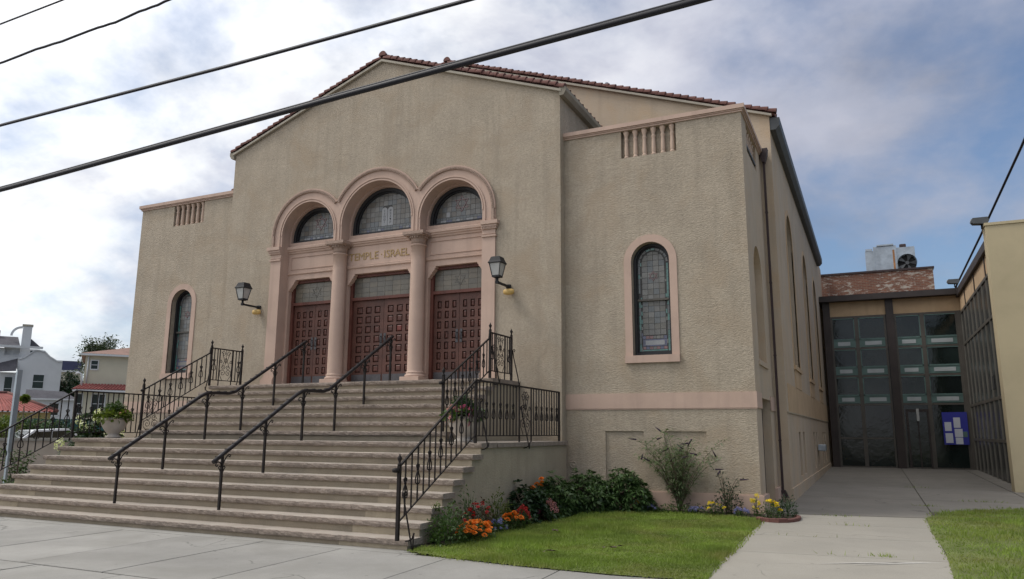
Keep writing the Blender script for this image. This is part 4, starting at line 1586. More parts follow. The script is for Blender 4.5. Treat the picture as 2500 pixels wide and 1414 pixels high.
def lower_railing(s, label):
    x = s * 4.70
    root = thing('iron_railing', label, 'railing', (0, 0, 0), group='wrought iron stair railings')
    ya, yb = -5.82, -3.75
    post(root, x, ya, Z1, 1.33)
    MB().lathe([(.02, -.03), (.045, -.02), (.05, 0), (.045, .02), (.02, .03)], (0, 0), 10).build('collar_knob', IRON, root, loc=(x - s * .03, ya - .035, 1.27))
    railrun(root, x, ya, .62, 1.32, yb, 1.72, 2.56, 13, lambda i: i % 2 == 0)
    post(root, x, yb, 1.59, 2.56, False, .02)
    railrun(root, x, yb, 1.70, 2.555, -.27, 1.70, 2.535, 27, lambda i: (i % 2 == 0 and i < 11) or (i % 2 == 0 and i > 15), (.46, .62))
    for yy in (-2.13, -1.62):
        place(BALM, 'baluster', root, (x, yy, 1.59), (0, 0, 0), (1.3, 1.3, .95))
    place(SCROLL_B, 'scroll_panel', root, (x, -1.875, 1.75))
    post(root, x, -.27, 1.59, 2.54, False, .019)
    brace(root, x, ya + .08, s, .98, .40)
    brace(root, x, yb + .08, s, 2.25, 1.50)
    brace(root, x, -2.1, s, 2.2, 1.50)


def upper_railing(s, label):
    x = s * 3.66
    root = thing('iron_railing', label, 'railing', (0, 0, 0), group='wrought iron stair railings')
    ya, yb = -2.98, -1.23
    post(root, x, ya, znose(9), 2.70)
    MB().lathe([(.02, -.03), (.04, -.02), (.045, 0), (.04, .02), (.02, .03)], (0, 0), 10).build('collar_knob', IRON, root, loc=(x - s * .02, ya - .04, 2.58))
    railrun(root, x, ya, 1.95, 2.60, yb, 2.93, 3.56, 12, lambda i: i % 2 == 0)
    MB().tube([(x, yb - .05, 3.55), (x, yb - .03, 3.66), (x, yb, 3.67)], .015, 4).build('rail_knuckle', IRON, root)
    post(root, x, yb, ZLAND, 3.70)
    railrun(root, x, yb, 2.92, 3.66, -.27, 2.92, 3.66, 9, lambda i: i in (0, 8), (.24, .70))
    for yy in (-.97, -.58):
        place(BALM, 'baluster', root, (x, yy, ZLAND), (0, 0, 0), (1.1, 1.1, .88))
    place(SCROLL_A, 'scroll_panel', root, (x, -.775, 2.95))
    post(root, x, -.27, ZLAND, 3.70)
    brace(root, x, yb + .06, s, 3.40, 2.66)
    brace(root, x, -.25, s, 3.40, 2.66)


lower_railing(1, 'black iron scroll railing of the lower stairs beside the lawn')
lower_railing(-1, 'black iron scroll railing of the lower stairs beside the hydrangea')
upper_railing(1, 'short black iron railing of the upper stairs at the right door')
upper_railing(-1, 'short black iron railing of the upper stairs under the left lantern')


def hand_rail(x, label):
    root = thing('handrail', label, 'handrail', (x, -5.35, znose(2)), group='central stair handrails')
    oy, oz = 5.35, -znose(2)
    PY = [-5.35, -4.46, -3.57, -2.68, -1.80, -.92]
    KB = [2, 5, 8, 9, 12, 15]
    line = [(-5.53, 1.285), (-5.35, 1.40), (-4.46, 1.94), (-3.75, 2.385), (-3.60, 2.455), (-3.40, 2.47), (-3.05, 2.475), (-2.88, 2.52), (-2.68, 2.64), (-1.80, 3.17), (-.92, 3.71), (-.86, 3.745)]
    MB().tube([(0, y + oy, z + oz) for y, z in line], .033, 8).build('grab_rail', IRONH, root)
    rv = MB()
    for i in range(len(line) - 1):
        (ya, za), (yb, zb) = line[i], line[i + 1]
        L_ = math.hypot(yb - ya, zb - za)
        for k in range(int(L_ / .17)):
            t = (k + .5) * .17 / L_
            y, z = ya + (yb - ya) * t + oy, za + (zb - za) * t + oz
            rv.box(-.035, .035, y - .011, y + .011, z + .022, z + .040)
    rv.build('rail_studs', IRONH, root)
    for y, kb_ in zip(PY, KB):
        zr_ = float(np.interp(y, [p[0] for p in line], [p[1] for p in line]))
        z0 = znose(kb_)
        MB().box(-.017, .017, y + oy - .017, y + oy + .017, z0 + oz, zr_ + oz - .01).build('post', IRON, root)
        b = MB()
        zc = zr_ + oz
        yo = y + oy
        b.tube([(0, yo, zc - .24), (0, yo + .02, zc - .14), (0, yo + .07, zc - .05), (0, yo + .13, zc + .0), (0, yo + .16, zc - .015), (0, yo + .15, zc - .045), (0, yo + .125, zc - .035)], .010, 5)
        b.tube([(0, yo, zc - .22), (0, yo - .03, zc - .13), (0, yo - .08, zc - .11), (0, yo - .12, zc - .13), (0, yo - .125, zc - .17), (0, yo - .095, zc - .18), (0, yo - .085, zc - .155)], .010, 5)
        for s in (1, -1):
            b.tube([(0, yo, zc - .24), (0, yo + s * .04, zc - .23), (0, yo + s * .065, zc - .20), (0, yo + s * .05, zc - .175), (0, yo + s * .03, zc - .19)], .009, 5)
        b.box(-.024, .024, yo - .024, yo + .024, zc - .26, zc - .22)
        b.build('scroll_bracket', IRON, root)


hand_rail(-1.17, 'iron handrail leading up to the left door')
hand_rail(1.15, 'iron handrail leading up to the middle door')

# ------------------------------------------------------------------ plants
def dirs(n):
    v = nrng.normal(0, 1, (n, 3))
    return v / np.linalg.norm(v, axis=1, keepdims=True)


def leaf_quads(p, d, L, Wd, droop=0.25):
    """p,d (n,3); L,Wd (n,) -> (n,4,3) folded lozenges"""
    n = len(p)
    d = d / np.linalg.norm(d, axis=1, keepdims=True)
    ref = np.tile([0, 0, 1.0], (n, 1)) + nrng.normal(0, .35, (n, 3))
    sd_ = np.cross(d, ref)
    sd_ /= np.maximum(np.linalg.norm(sd_, axis=1, keepdims=True), 1e-6)
    upv = np.cross(sd_, d)
    v = np.zeros((n, 4, 3))
    v[:, 0] = p
    mid = p + d * (L * .5)[:, None] + upv * (L * .06)[:, None]
    v[:, 1] = mid + sd_ * (Wd * .5)[:, None]
    v[:, 3] = mid - sd_ * (Wd * .5)[:, None]
    v[:, 2] = p + d * L[:, None] - np.array([0, 0, 1.0]) * (L * droop)[:, None]
    return v


def blob_pts(n, rad, shell=.55, seed=0):
    d = dirs(n)
    d[:, 2] = np.abs(d[:, 2]) * .95 + nrng.uniform(-.25, .05, n)
    d /= np.linalg.norm(d, axis=1, keepdims=True)
    k = 3.0
    lump = 1 + .16 * np.sin(d[:, 0] * 5 + seed) * np.sin(d[:, 1] * 6 + seed * 2) + .10 * np.sin(d[:, 2] * 7 + d[:, 0] * 4 + seed)
    r = (shell + (1 - shell) * nrng.uniform(0, 1, n) ** .6) * lump
    return d * r[:, None] * np.array(rad), d


def stems(bmesh_, n, rad, h, r0=.008):
    for _ in range(n):
        a = rnd.uniform(0, 6.28)
        t = rnd.uniform(.2, .9)
        bmesh_.tube([(0.04 * math.cos(a), .04 * math.sin(a), 0), (rad[0] * .4 * t * math.cos(a), rad[1] * .4 * t * math.sin(a), h * .5),
                     (rad[0] * .8 * t * math.cos(a), rad[1] * .8 * t * math.sin(a), h * rnd.uniform(.75, 1.0))], [r0, r0 * .8, r0 * .4], 5)


def rosette_shrub(label, loc, rad, n, leafmat, L=.11, seed=1, group=None, cat='shrub', nm='leafy_shrub', per=9, wr=.30):
    root = thing(nm, label, cat, loc, group=group)
    p, d = blob_pts(n, rad, .62, seed)
    p[:, 2] += rad[2] * .12
    P = np.repeat(p, per, 0)
    D = np.repeat(d, per, 0)
    k = len(P)
    ang = np.tile(np.arange(per) * 2 * np.pi / per, n) + np.repeat(nrng.uniform(0, 6.28, n), per)
    ax = np.repeat(d * .8 + np.array([0, 0, .7]), per, 0)
    ax /= np.linalg.norm(ax, axis=1, keepdims=True)
    t1 = np.cross(ax, np.array([.3, .5, .2]))
    t1 /= np.linalg.norm(t1, axis=1, keepdims=True)
    t2 = np.cross(ax, t1)
    ld = t1 * np.cos(ang)[:, None] + t2 * np.sin(ang)[:, None] + ax * nrng.uniform(.15, .9, k)[:, None]
    Ls = L * nrng.uniform(.7, 1.2, k)
    v = leaf_quads(P + nrng.normal(0, .008, P.shape), ld, Ls, Ls * wr, .22)
    np_mesh('foliage', v, 4, leafmat, root)
    b = MB()
    stems(b, 14, rad, rad[2], .009)
    b.build('stems', BARK, root)
    return root


def small_plant(label, loc, rad, n, leafmat, L, wr, flower=None, nf=0, fs=.03, group=None, cat='flowers', nm='flowering_plant', ztop=True, kind='dome', foliage='foliage'):
    root = thing(nm, label, cat, loc, group=group)
    p, d = blob_pts(n, rad, .35, rnd.random() * 9)
    Ls = L * nrng.uniform(.6, 1.2, n)
    ld = d + nrng.normal(0, .6, d.shape) + np.array([0, 0, .3])
    np_mesh(foliage, leaf_quads(p, ld, Ls, Ls * wr, .2), 4, leafmat, root)
    b = MB()
    stems(b, 8, rad, rad[2] * .9, .005)
    b.build('stems', LMID, root)
    if flower is not None:
        me = flower_mesh(kind, fs, flower)
        k = 0
        while k < nf:
            a, q = rnd.uniform(0, 6.28), math.sqrt(rnd.uniform(0, 1))
            x, y = rad[0] * .95 * q * math.cos(a), rad[1] * .95 * q * math.sin(a)
            z = rad[2] * (math.sqrt(max(0, 1 - .8 * q * q)) * .98 + rnd.uniform(-.08, .12))
            s_ = rnd.uniform(.75, 1.25)
            place(me, 'flower_head', root, (x, y, z), (rnd.uniform(-.5, .5), rnd.uniform(-.5, .5), a), (s_, s_, s_))
            k += 1
    return root


FM = {}


def flower_mesh(kind, r, m):
    key = (kind, r, m.name)
    if key in FM:
        return FM[key]
    b = MB()
    if kind == 'dome':
        for ring, (n, rr_, h, tl) in enumerate(((9, 1.0, .15, .35), (8, .72, .42, .6), (6, .42, .62, .9), (3, .15, .72, 1.3))):
            for i in range(n):
                a = 2 * math.pi * i / n + ring * .4
                c, s = math.cos(a), math.sin(a)
                wq = r * .42
                bx, by, bz = c * rr_ * r * .35, s * rr_ * r * .35, h * r * .7
                tx, ty, tz = c * rr_ * r, s * rr_ * r, h * r + .12 * r * tl
                b.add([(bx, by, bz), (tx - s * wq, ty + c * wq, tz), (tx * 1.12, ty * 1.12, tz - .05 * r), (tx + s * wq, ty - c * wq, tz)], [(0, 1, 2, 3)])
    else:                                   # cluster of florets on a ball or cone
        rr = random.Random(3)
        for i in range(46 if kind == 'ball' else 60):
            t = rr.random()
            a = rr.uniform(0, 6.28)
            ph = math.acos(1 - 1.7 * t)
            d = Vector((math.sin(ph) * math.cos(a), math.sin(ph) * math.sin(a), math.cos(ph) * (1.0 if kind == 'ball' else 1.7)))
            p = d * r * rr.uniform(.85, 1.05)
            u = d.orthogonal().normalized()
            v = d.cross(u).normalized()
            wq = r * .24
            b.add([p + u * wq, p + v * wq + d * wq * .2, p - u * wq, p - v * wq + d * wq * .2], [(0, 1, 2, 3)])
    FM[key] = b.mesh('flower_head', m)
    return FM[key]


gd = gz(-.3) + .01
rosette_shrub('glossy rhododendron nearest the stair side wall', (5.05, -1.55, gd - .02), (.48, .55, .54), 380, LRHODO, .115, 1, 'rhododendrons along the wall')
rosette_shrub('glossy rhododendron in the middle of the row of three', (5.42, -.72, gd), (.54, .50, .60), 440, LRHODO, .12, 2, 'rhododendrons along the wall')
rosette_shrub('glossy rhododendron next to the wispy butterfly bush', (6.02, -.34, gd), (.48, .40, .66), 400, LRHODO, .12, 3, 'rhododendrons along the wall')
rosette_shrub('low dark shrub with pink blooms behind the marigolds', (5.0, -2.45, gd - .03), (.38, .5, .52), 170, LDARK, .10, 4, cat='shrub', wr=.5)
small_plant('pink astilbe drooping over the bed edge', (5.22, -2.05, gd - .03), (.16, .2, .28), 120, LDARK, .07, .35, FPINK, 9, .035, kind='cone')
small_plant('muted magenta coleus in front of the dark shrub', (5.26, -2.35, gd - .03), (.15, .2, .2), 90, LRED, .08, .5, FMAG, 6, .03, kind='ball')
small_plant('tall orange lily flowers above the dark shrub', (5.08, -2.15, gd + .30), (.12, .22, .32), 60, LDARK, .09, .25, FORANGE, 7, .04)
small_plant('bushy box shrub at the foot of the stairs', (4.98, -4.98, gz(-5) + .01), (.28, .36, .44), 1700, LMID, .055, .5, cat='shrub', nm='leafy_shrub')
small_plant('large clump of orange marigolds by the lawn corner', (5.18, -4.62, gz(-4.6) + .01), (.22, .42, .24), 700, LMID, .06, .3, FORANGE, 62, .038)
small_plant('small clump of orange marigolds beyond the lilac flowers', (5.20, -3.45, gz(-3.4) + .01), (.16, .26, .24), 320, LMID, .06, .3, FORANGE, 22, .038)
small_plant('lilac ageratum between the two marigold clumps', (5.19, -3.92, gz(-4) + .01), (.13, .17, .20), 180, LMID, .05, .5, FBLUE, 20, .024, kind='ball')
small_plant('red begonias behind the large marigolds', (4.96, -4.15, gz(-4) + .02), (.18, .48, .42), 520, LRED, .06, .6, FRED, 24, .03)
small_plant('scarlet salvia at the end of the marigolds', (5.22, -3.12, gz(-3) + .01), (.12, .16, .28), 140, LMID, .06, .4, FRED, 13, .028, kind='cone')
small_plant('yellow green feathery plant against the stair wall', (4.94, -3.45, gz(-3.5) + .02), (.17, .42, .55), 640, LYEL, .06, .35, cat='plant', nm='leafy_plant')
small_plant('upright leafy stems growing by the stair wall', (4.90, -4.35, gz(-4.4) + .02), (.14, .22, .68), 260, LMID, .06, .4, cat='plant', nm='leafy_plant')
small_plant('weed sprouting from the end of a lower step', (4.80, -5.02, .70), (.07, .08, .10), 60, LYEL, .04, .5, cat='weed', nm='small_weed')
small_plant('single yellow daisy plant at the rhododendron edge', (6.22, -.42, gd), (.12, .12, .2), 80, LMID, .06, .4, FYEL, 4, .032)
small_plant('lilac flowers between daisies and butterfly bush', (6.55, -.34, gd), (.2, .12, .12), 120, LMID, .05, .4, FBLUE, 8, .022, kind='ball')
small_plant('low green foliage under the butterfly bush', (7.0, -.22, gd), (.36, .2, .22), 330, LMID, .06, .4, cat='plant', nm='leafy_plant')
small_plant('low lilac flowers right of the butterfly bush', (7.32, -.26, gd), (.15, .12, .13), 120, LMID, .05, .4, FBLUE, 16, .025, kind='ball')
small_plant('yellow marigold plant below the tall thin rose', (7.62, -.30, gd), (.20, .16, .22), 170, LMID, .06, .35, FYEL, 9, .036)
small_plant('dark leafy rose bush near the wing corner', (7.85, -.08, gd), (.26, .2, .52), 420, LDARK, .06, .5, cat='shrub', nm='leafy_shrub')
small_plant('lilac flowers by the wing corner', (8.08, -.33, gd), (.16, .12, .14), 130, LMID, .05, .4, FBLUE, 18, .024, kind='ball')
small_plant('orange snapdragon against the wing corner plinth', (8.30, -.10, gd), (.08, .08, .36), 60, LMID, .06, .3, FYEL, 9, .026, kind='cone')
small_plant('bright yellow marigolds inside the brick edging', (8.56, -.40, gd), (.22, .20, .28), 230, LMID, .06, .35, FYEL, 16, .037)
small_plant('round dark green shrub inside the brick edging', (8.78, .02, gd), (.22, .22, .34), 520, LDARK, .06, .3, cat='shrub', nm='leafy_shrub')
# brick edging
be = thing('brick_edging', 'curved row of brown edging bricks at the path', 'edging', (8.75, -.4, gd))
pts = [(8.40, -.64), (8.50, -.74), (8.62, -.82), (8.75, -.83), (8.86, -.76), (8.94, -.64), (8.99, -.50), (9.01, -.35), (9.01, -.2), (8.99, -.06), (8.94, .08)]
brm = MB().bbox(-.075, .075, -.035, .035, -.03, .045, .008).mesh('brick', TILE)
for i in range(len(pts) - 1):
    (xa, ya), (xb, yb) = pts[i], pts[i + 1]
    place(brm, 'brick', be, ((xa + xb) / 2 - 8.75, (ya + yb) / 2 + .4, rnd.uniform(-.006, .01)), (rnd.uniform(-.1, .1), 0, math.atan2(yb - ya, xb - xa)))

# butterfly bush and rose stems
def arching(label, loc, nst, hgt, spread, leafmat, L, wr, nm, cat, spikes=0, group=None, lps=46):
    root = thing(nm, label, cat, loc, group=group)
    b = MB()
    P_, D_ = [], []
    tips = []
    for i in range(nst):
        a = rnd.uniform(0, 6.28)
        h = hgt * rnd.uniform(.55, 1.0)
        sp = spread * rnd.uniform(.25, 1.0)
        pts_ = []
        for k in range(7):
            t = k / 6
            pts_.append(Vector((math.cos(a) * sp * t ** 1.4, math.sin(a) * sp * .55 * t ** 1.4, h * (t - .18 * t ** 4))))
        b.tube(pts_, [.009 * (1 - .8 * k / 6) for k in range(7)], 5)
        tips.append(pts_[-1])
        for _ in range(lps):
            t = rnd.uniform(.12, 1) ** .8
            k = min(5, int(t * 6))
            q = pts_[k].lerp(pts_[k + 1], t * 6 - k)
            aa = rnd.uniform(0, 6.28)
            tw = rnd.uniform(0, .10)
            P_.append(q + Vector((math.cos(aa), math.sin(aa), .4)) * tw)
            D_.append((math.cos(aa), math.sin(aa), rnd.uniform(-.2, .9)))
    b.build('stems', BARK, root)
    P_, D_ = np.array(P_), np.array(D_)
    Ls = L * nrng.uniform(.6, 1.25, len(P_))
    np_mesh('foliage', leaf_quads(P_, D_, Ls, Ls * wr, .35), 4, leafmat, root)
    for i in range(spikes):
        q = tips[i % len(tips)]
        dv = Vector((rnd.uniform(-1, 1), rnd.uniform(-.4, .2), rnd.uniform(-.3, .6))).normalized()
        MB().tube([q, q + dv * .08, q + dv * .15], [.016, .013, .004], 6).build('flower_spike', FPURP, root)
    return root


arching('tall wispy butterfly bush against the wing wall', (6.98, -.10, gd), 36, 1.80, .98, LBUDD, .12, .18, 'butterfly_bush', 'bush', 14, lps=58)
arching('thin rose stems with dark tips left of the wing corner', (7.80, -.10, gd), 6, .95, .30, LDARK, .07, .4, 'rose_bush', 'bush', 3, lps=18)

# fallen leaves on the lawn
for i, (x, y) in enumerate(((6.0, -3.6), (7.2, -4.7), (6.55, -5.3))):
    b = MB()
    for _ in range(5):
        a = rnd.uniform(0, 6.28)
        c, s_ = math.cos(a) * .05, math.sin(a) * .05
        px_, py_ = x + rnd.gauss(0, .06), y + rnd.gauss(0, .05)
        z = gz(y) + .06
        b.add([(px_ - c, py_ - s_, z), (px_ + s_ * .5, py_ - c * .5, z + .015), (px_ + c, py_ + s_, z + .005), (px_ - s_ * .5, py_ + c * .5, z + .02)], [(0, 1, 2, 3)])
    tag(b.build('dead_leaves', BARK), ('curled brown leaves lying on the lawn nearest the marigolds', 'curled brown leaves lying in the middle of the lawn',
                                       'curled brown leaves on the lawn near the sidewalk')[i], 'leaves')

# planters ---------------------------------------------------------------
URN = [(.20, 0), (.225, .012), (.225, .05), (.17, .075), (.15, .10), (.20, .15), (.29, .25), (.355, .36), (.385, .45), (.40, .50), (.425, .52), (.425, .56), (.39, .565), (.36, .52), (.30, .48)]


def planter(label, loc, right):
    root = thing('planter_urn', label, 'planter', loc, group='urn planters on the stair platforms')
    root.scale = (.68, .68, .74)
    MB().lathe(URN, (0, 0), 32).build('bowl', URNM, root)
    MB().lathe([(.34, .44), (.34, .50), (.1, .53)], (0, 0), 20).build('potting_soil', SOIL, root)
    p, d = blob_pts(800, (.50, .50, .26), .4, 2)
    p[:, 2] += .54
    Ls = .13 * nrng.uniform(.6, 1.2, 800)
    np_mesh('foliage', leaf_quads(p, d + nrng.normal(0, .6, d.shape), Ls, Ls * .75, .2), 4, LYEL if not right else LMID, root)
    p, d = blob_pts(1500, (.30, .30, .42), .3, 5)
    p[:, 2] += .62
    Ls = .09 * nrng.uniform(.6, 1.2, 1500)
    np_mesh('centre_foliage', leaf_quads(p, d + nrng.normal(0, .6, d.shape), Ls, Ls * .35, .2), 4, LMID if not right else LDARK, root)
    me = flower_mesh('ball', .045, FPINK)
    me2 = flower_mesh('ball', .045, FMAG)
    for i in range(44 if right else 12):
        a = rnd.uniform(0, 6.28) if not right else rnd.uniform(1.6, 5.6)
        q = rnd.uniform(.25, .48)
        place(me if (not right or math.cos(a) < -.1) else me2, 'flower_head', root, (q * math.cos(a), q * math.sin(a), .62 + rnd.uniform(-.10 if not right else -.22, .16)), (rnd.random(), rnd.random(), 0),
              (.8, .8, .8) if not right else (1.35, 1.35, 1.35))
    return root


planter('concrete urn planter on the left stair platform', (-4.28, -3.12, znose(8)), False)
planter('urn planter with pink flowers behind the right railing', (4.15, -3.12, znose(8)), True)

# left bed ----------------------------------------------------------------
hy = rosette_shrub('hydrangea shrub with cream flower heads behind the left railing', (-5.55, -2.62, .28), (.60, .72, 1.62), 520, LHYD, .14, 6, nm='hydrangea_shrub', per=6, wr=.55)
fmh = flower_mesh('cone', .115, FCREAM)
for i in range(17):
    a = rnd.uniform(0, 6.28)
    e = rnd.uniform(.55, 1.40)
    q = Vector((math.cos(a) * math.cos(e) * .72, math.sin(a) * math.cos(e) * .85, math.sin(e) * 1.72 + .16))
    s_ = rnd.uniform(.55, .95)
    place(fmh, 'flower_head', hy, q, (rnd.uniform(-.6, .6), rnd.uniform(-.6, .6), a), (s_, s_, s_))
tp_ = thing('topiary_tree', 'small standard tree with round yellow green crown behind the left railing', 'tree', (-5.66, -4.2, .28))
MB().tube([(0, 0, 0), (.01, .02, .9), (0, 0, 1.95)], [.016, .014, .01], 7).build('trunk', BARK, tp_)
p, d = blob_pts(900, (.075, .075, .075), .4, 2)
d2 = dirs(500)
p = np.r_[p, d2 * nrng.uniform(.02, .08, (500, 1))]
d = np.r_[d, d2]
Ls = .045 * nrng.uniform(.6, 1.2, len(p))
np_mesh('crown', leaf_quads(p + np.array([0, 0, 2.1]), d + nrng.normal(0, .5, d.shape), Ls, Ls * .5, .2), 4, LYEL, tp_)
arching('loose leggy rose bush beside the sign post', (-6.1, -3.9, .28), 9, 1.5, .55, LMID, .09, .5, 'rose_bush', 'bush', 0, lps=46)
small_plant('low dark shrub at the far left of the stairs', (-8.5, -3.8, .28), (.8, .7, 1.0), 1100, LDARK, .09, .5, cat='shrub', nm='leafy_shrub')
small_plant('young plant at the foot of the left railing', (-5.15, -4.75, .28), (.22, .25, .6), 240, LMID, .08, .5, cat='plant', nm='leafy_plant')

# sign post (edge on)
sp_ = thing('sign_post', 'tall grey metal sign post seen edge on at the left', 'sign post', (-5.42, -4.55, .27))
b = MB()
b.box(-.03, .03, -.02, .02, 0, 2.0)
b.build('post', SIGNM, sp_)
b = MB()
b.prism([(0, 1.05), (0, 2.60), (.07, 2.68), (.10, 2.68), (.10, 1.05)], lambda a, c, d_: (a * .6 - .02, d_, c), -.04, .06)
b.build('sign_plate', SIGNM, sp_)

# ------------------------------------------------------------------ right side: connector and annex
cn = thing('glass_connector', 'glazed brown framed link building at the end of the courtyard', 'building', (0, 0, 0))
YC = 19.0
zg = gz(YC)
MB().box(8.62, 13.75, YC - .35, YC + 6, 7.03, 7.26).build('roof_fascia', BROWN, cn)
for xa, xb in ((8.98, 11.02), (11.30, 13.62)):
    MB().box(xa, xb, YC + .02, YC + .1, 6.44, 7.03).build('peach_panel', PEACH, cn)
for xa, xb in ((8.72, 8.98), (11.02, 11.30)):
    MB().box(xa, xb, YC - .10, YC + .18, zg - .02, 7.03).build('steel_post', BROWN, cn)
MB().box(13.47, 13.62, YC - .02, YC + .14, zg - .02, 6.44).build('steel_post', MULL, cn)
rows = [(zg + .05, 1.56), (1.62, 2.86), (2.93, 3.98), (4.05, 5.09), (5.16, 6.36)]
bays = [(9.00, 9.86), (10.00, 11.00), (11.32, 12.20), (12.33, 13.46)]
for x in (8.98, 9.86, 10.93, 11.30, 12.20, 13.40):
    wd = .14 if x in (9.86, 12.20) else .07
    MB().box(x, x + wd, YC + .02, YC + .12, zg, 6.44).build('mullion', MULL, cn)
for z0, z1 in ((6.36, 6.44), (zg, zg + .05), (2.86, 2.93), (3.98, 4.05), (5.09, 5.16), (1.56, 1.62)):
    MB().box(9.0, 11.0, YC + .03, YC + .115, z0, z1).build('transom', MULL, cn)
    if z0 != 1.56:
        MB().box(11.32, 13.46, YC + .03, YC + .115, z0, z1).build('transom', MULL, cn)
for bi, (xa, xb) in enumerate(bays):
    for ri_, (z0, z1) in enumerate(rows):
        if bi >= 2 and ri_ == 0:
            continue
        zz0 = z0 if not (bi >= 2 and ri_ == 1) else zg + .05
        MB().box(xa - .01, xb + .01, YC + .07, YC + .08, zz0, z1).build('glass_pane', DGLASS, cn)
        if ri_ >= 2:
            b = MB()
            b.box(xa, xb, YC + .035, YC + .065, z0 + .30, z0 + .36)
            b.box(xa, xa + .04, YC + .035, YC + .065, z0, z1)
            b.box(xb - .04, xb, YC + .035, YC + .065, z0, z1)
            b.box(xa, xb, YC + .035, YC + .065, z1 - .04, z1)
            b.build('sash', TEALF, cn)
            MB().box(xa + .2, xb - .2, YC + .04, YC + .066, z0 + .09, z0 + .24).build('sill_unit', STRIPM, cn)
            MB().box(xa + .03, xb - .03, YC + .05, YC + .068, z0 + .02, z0 + .30).build('lower_light', TEALF, cn)
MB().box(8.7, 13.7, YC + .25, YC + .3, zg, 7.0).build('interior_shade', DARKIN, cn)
b = MB()
b.box(11.42, 11.50, YC + .0, YC + .06, zg + .05, 2.7)
b.box(12.14, 12.20, YC + .0, YC + .06, zg + .05, 2.7)
b.box(11.80, 11.84, YC + .02, YC + .06, zg + .05, 2.6)
b.box(11.5, 12.14, YC + .0, YC + .06, 2.6, 2.7)
b.build('door_frame', BROWN, cn)
MB().box(11.78, 11.87, YC - .06, YC - .02, 2.25, 2.72).build('door_light', LAMPG, cn)
nb_ = thing('notice_board', 'blue notice board with white papers beside the link entrance', 'notice board', (13.05, YC, 1.38))
MB().box(-.42, .40, -.05, -.01, 0, 1.2).build('board', BLUEB, nb_)
for (x, z, wd, h) in ((-.36, .50, .22, .33), (-.36, .06, .24, .36), (-.06, .62, .22, .38), (-.05, .28, .26, .30), (-.04, .02, .24, .24)):
    MB().box(x, x + wd, -.058, -.05, z, z + h).build('paper', PAPER, nb_)
MB().box(.22, .36, -.058, -.05, .28, .48).build('paper', TEALF, nb_)

ax = thing('annex_building', 'tan stucco annex with dark curtain wall on the right', 'building', (0, 0, 0))
YA = 8.2
b = MB()
b.box(13.27, 30, YA, YA + .5, .3, 7.10)
b.build('front_wall', TAN, ax)
MB().box(13.25, 30, YA - .03, YA + .5, 7.10, 7.17).build('coping', TAN, ax)
XA = 13.62
MB().box(XA - .12, XA + 6, YA + .5, YC + .2, 6.95, 7.20).build('roof_fascia', BROWN, ax)
MB().box(XA - .02, XA + .1, YA + .5, YC, 6.38, 6.95).build('peach_panel', PEACH, ax)
for yy in (11.5, 14.2, 17.0):
    MB().box(XA - .05, XA + .05, yy, yy + .07, 6.38, 6.95).build('panel_joint', BROWN, ax)
ymull = [YA + .5 + i * 1.02 for i in range(11)]
for yy in ymull:
    MB().box(XA - .032, XA + .02, yy - .03, yy + .03, gz(yy), 6.38).build('mullion', MULLG, ax)
for z in (6.30, 5.08, 2.76, 1.53):
    MB().box(XA - .03, XA + .025, YA + .5, YC, z, z + .09).build('transom', MULL, ax)
for i in range(len(ymull) - 1):
    for (z0, z1) in ((.45, 1.53), (1.62, 2.76), (2.85, 5.08), (5.17, 6.30)):
        MB().box(XA + .005, XA + .015, ymull[i] + .035, ymull[i + 1] - .035, z0, z1).build('glass_pane', DGLASS2, ax)
for yy in (12.6, 13.2):
    MB().box(XA - .01, XA + .0, yy - .2, yy + .18, 3.1, 3.5).build('open_vent', DARKIN, ax)
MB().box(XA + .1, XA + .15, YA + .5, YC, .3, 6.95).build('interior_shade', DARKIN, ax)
MB().box(14.5, 30, YA + .5, YC + 5, .3, 6.9).build('rear_block', TAN, ax)

bb = thing('brick_block', 'weathered red brick block rising behind the glass link', 'building', (0, 0, 0))
MB().box(8.0, 13.05, 22.0, 29.0, .3, 8.74).build('wall', BRICK, bb)
MB().box(7.95, 13.10, 21.94, 29.05, 8.74, 8.82).build('coping', SPOUT, bb)

ac = thing('cooling_unit', 'galvanised rooftop cooling unit with round fan and rust streak', 'cooling unit', (10.5, 24.0, 8.8))
MB().box(0, .35, 0, 1.6, -.1, 1.35).build('side_cabinet', GALV, ac)
MB().box(.352, 1.30, -.12, 1.6, -.1, 1.50).build('cabinet', GALV, ac)
MB().box(1.302, 2.05, -.05, 1.6, -.1, 1.40).build('fan_housing', GALV, ac)
MB().box(1.14, 1.22, -.126, -.119, -.05, 1.30).build('rust_streak', RUST, ac)
MB().box(.34, .37, -.14, -.10, -.1, 1.5).build('corner_flange', GALV, ac)
MB().box(.5, 1.2, -.2, 1.0, 1.505, 1.57).build('lid', GALV, ac)
MB().box(.02, .30, -.02, .5, 1.352, 1.45).build('top_duct', GALV, ac)
b = MB()
b.tube([(1.70, -.06, .62), (1.70, -.30, .62)], .40, 24, False)
b.build('fan_shroud', GALV, ac)
MB().tube([(1.70, -.10, .62), (1.70, -.08, .62)], .39, 24).build('fan_recess', DARKIN, ac)
b = MB()
for i in range(5):
    a = i * 2 * math.pi / 5
    c, s_ = math.cos(a), math.sin(a)
    b.add([(1.70 + .06 * c, -.20, .62 + .06 * s_), (1.70 + .36 * c - .10 * s_, -.22, .62 + .36 * s_ + .10 * c), (1.70 + .36 * c + .10 * s_, -.16, .62 + .36 * s_ - .10 * c)], [(0, 1, 2)])
b.tube([(1.70, -.24, .62), (1.70, -.12, .62)], .08, 12)
b.build('fan_blades', GUTTER, ac)
MB().bbox(1.45, 1.72, .05, .3, 1.402, 1.58, .03).build('motor_box', SPOUT, ac)

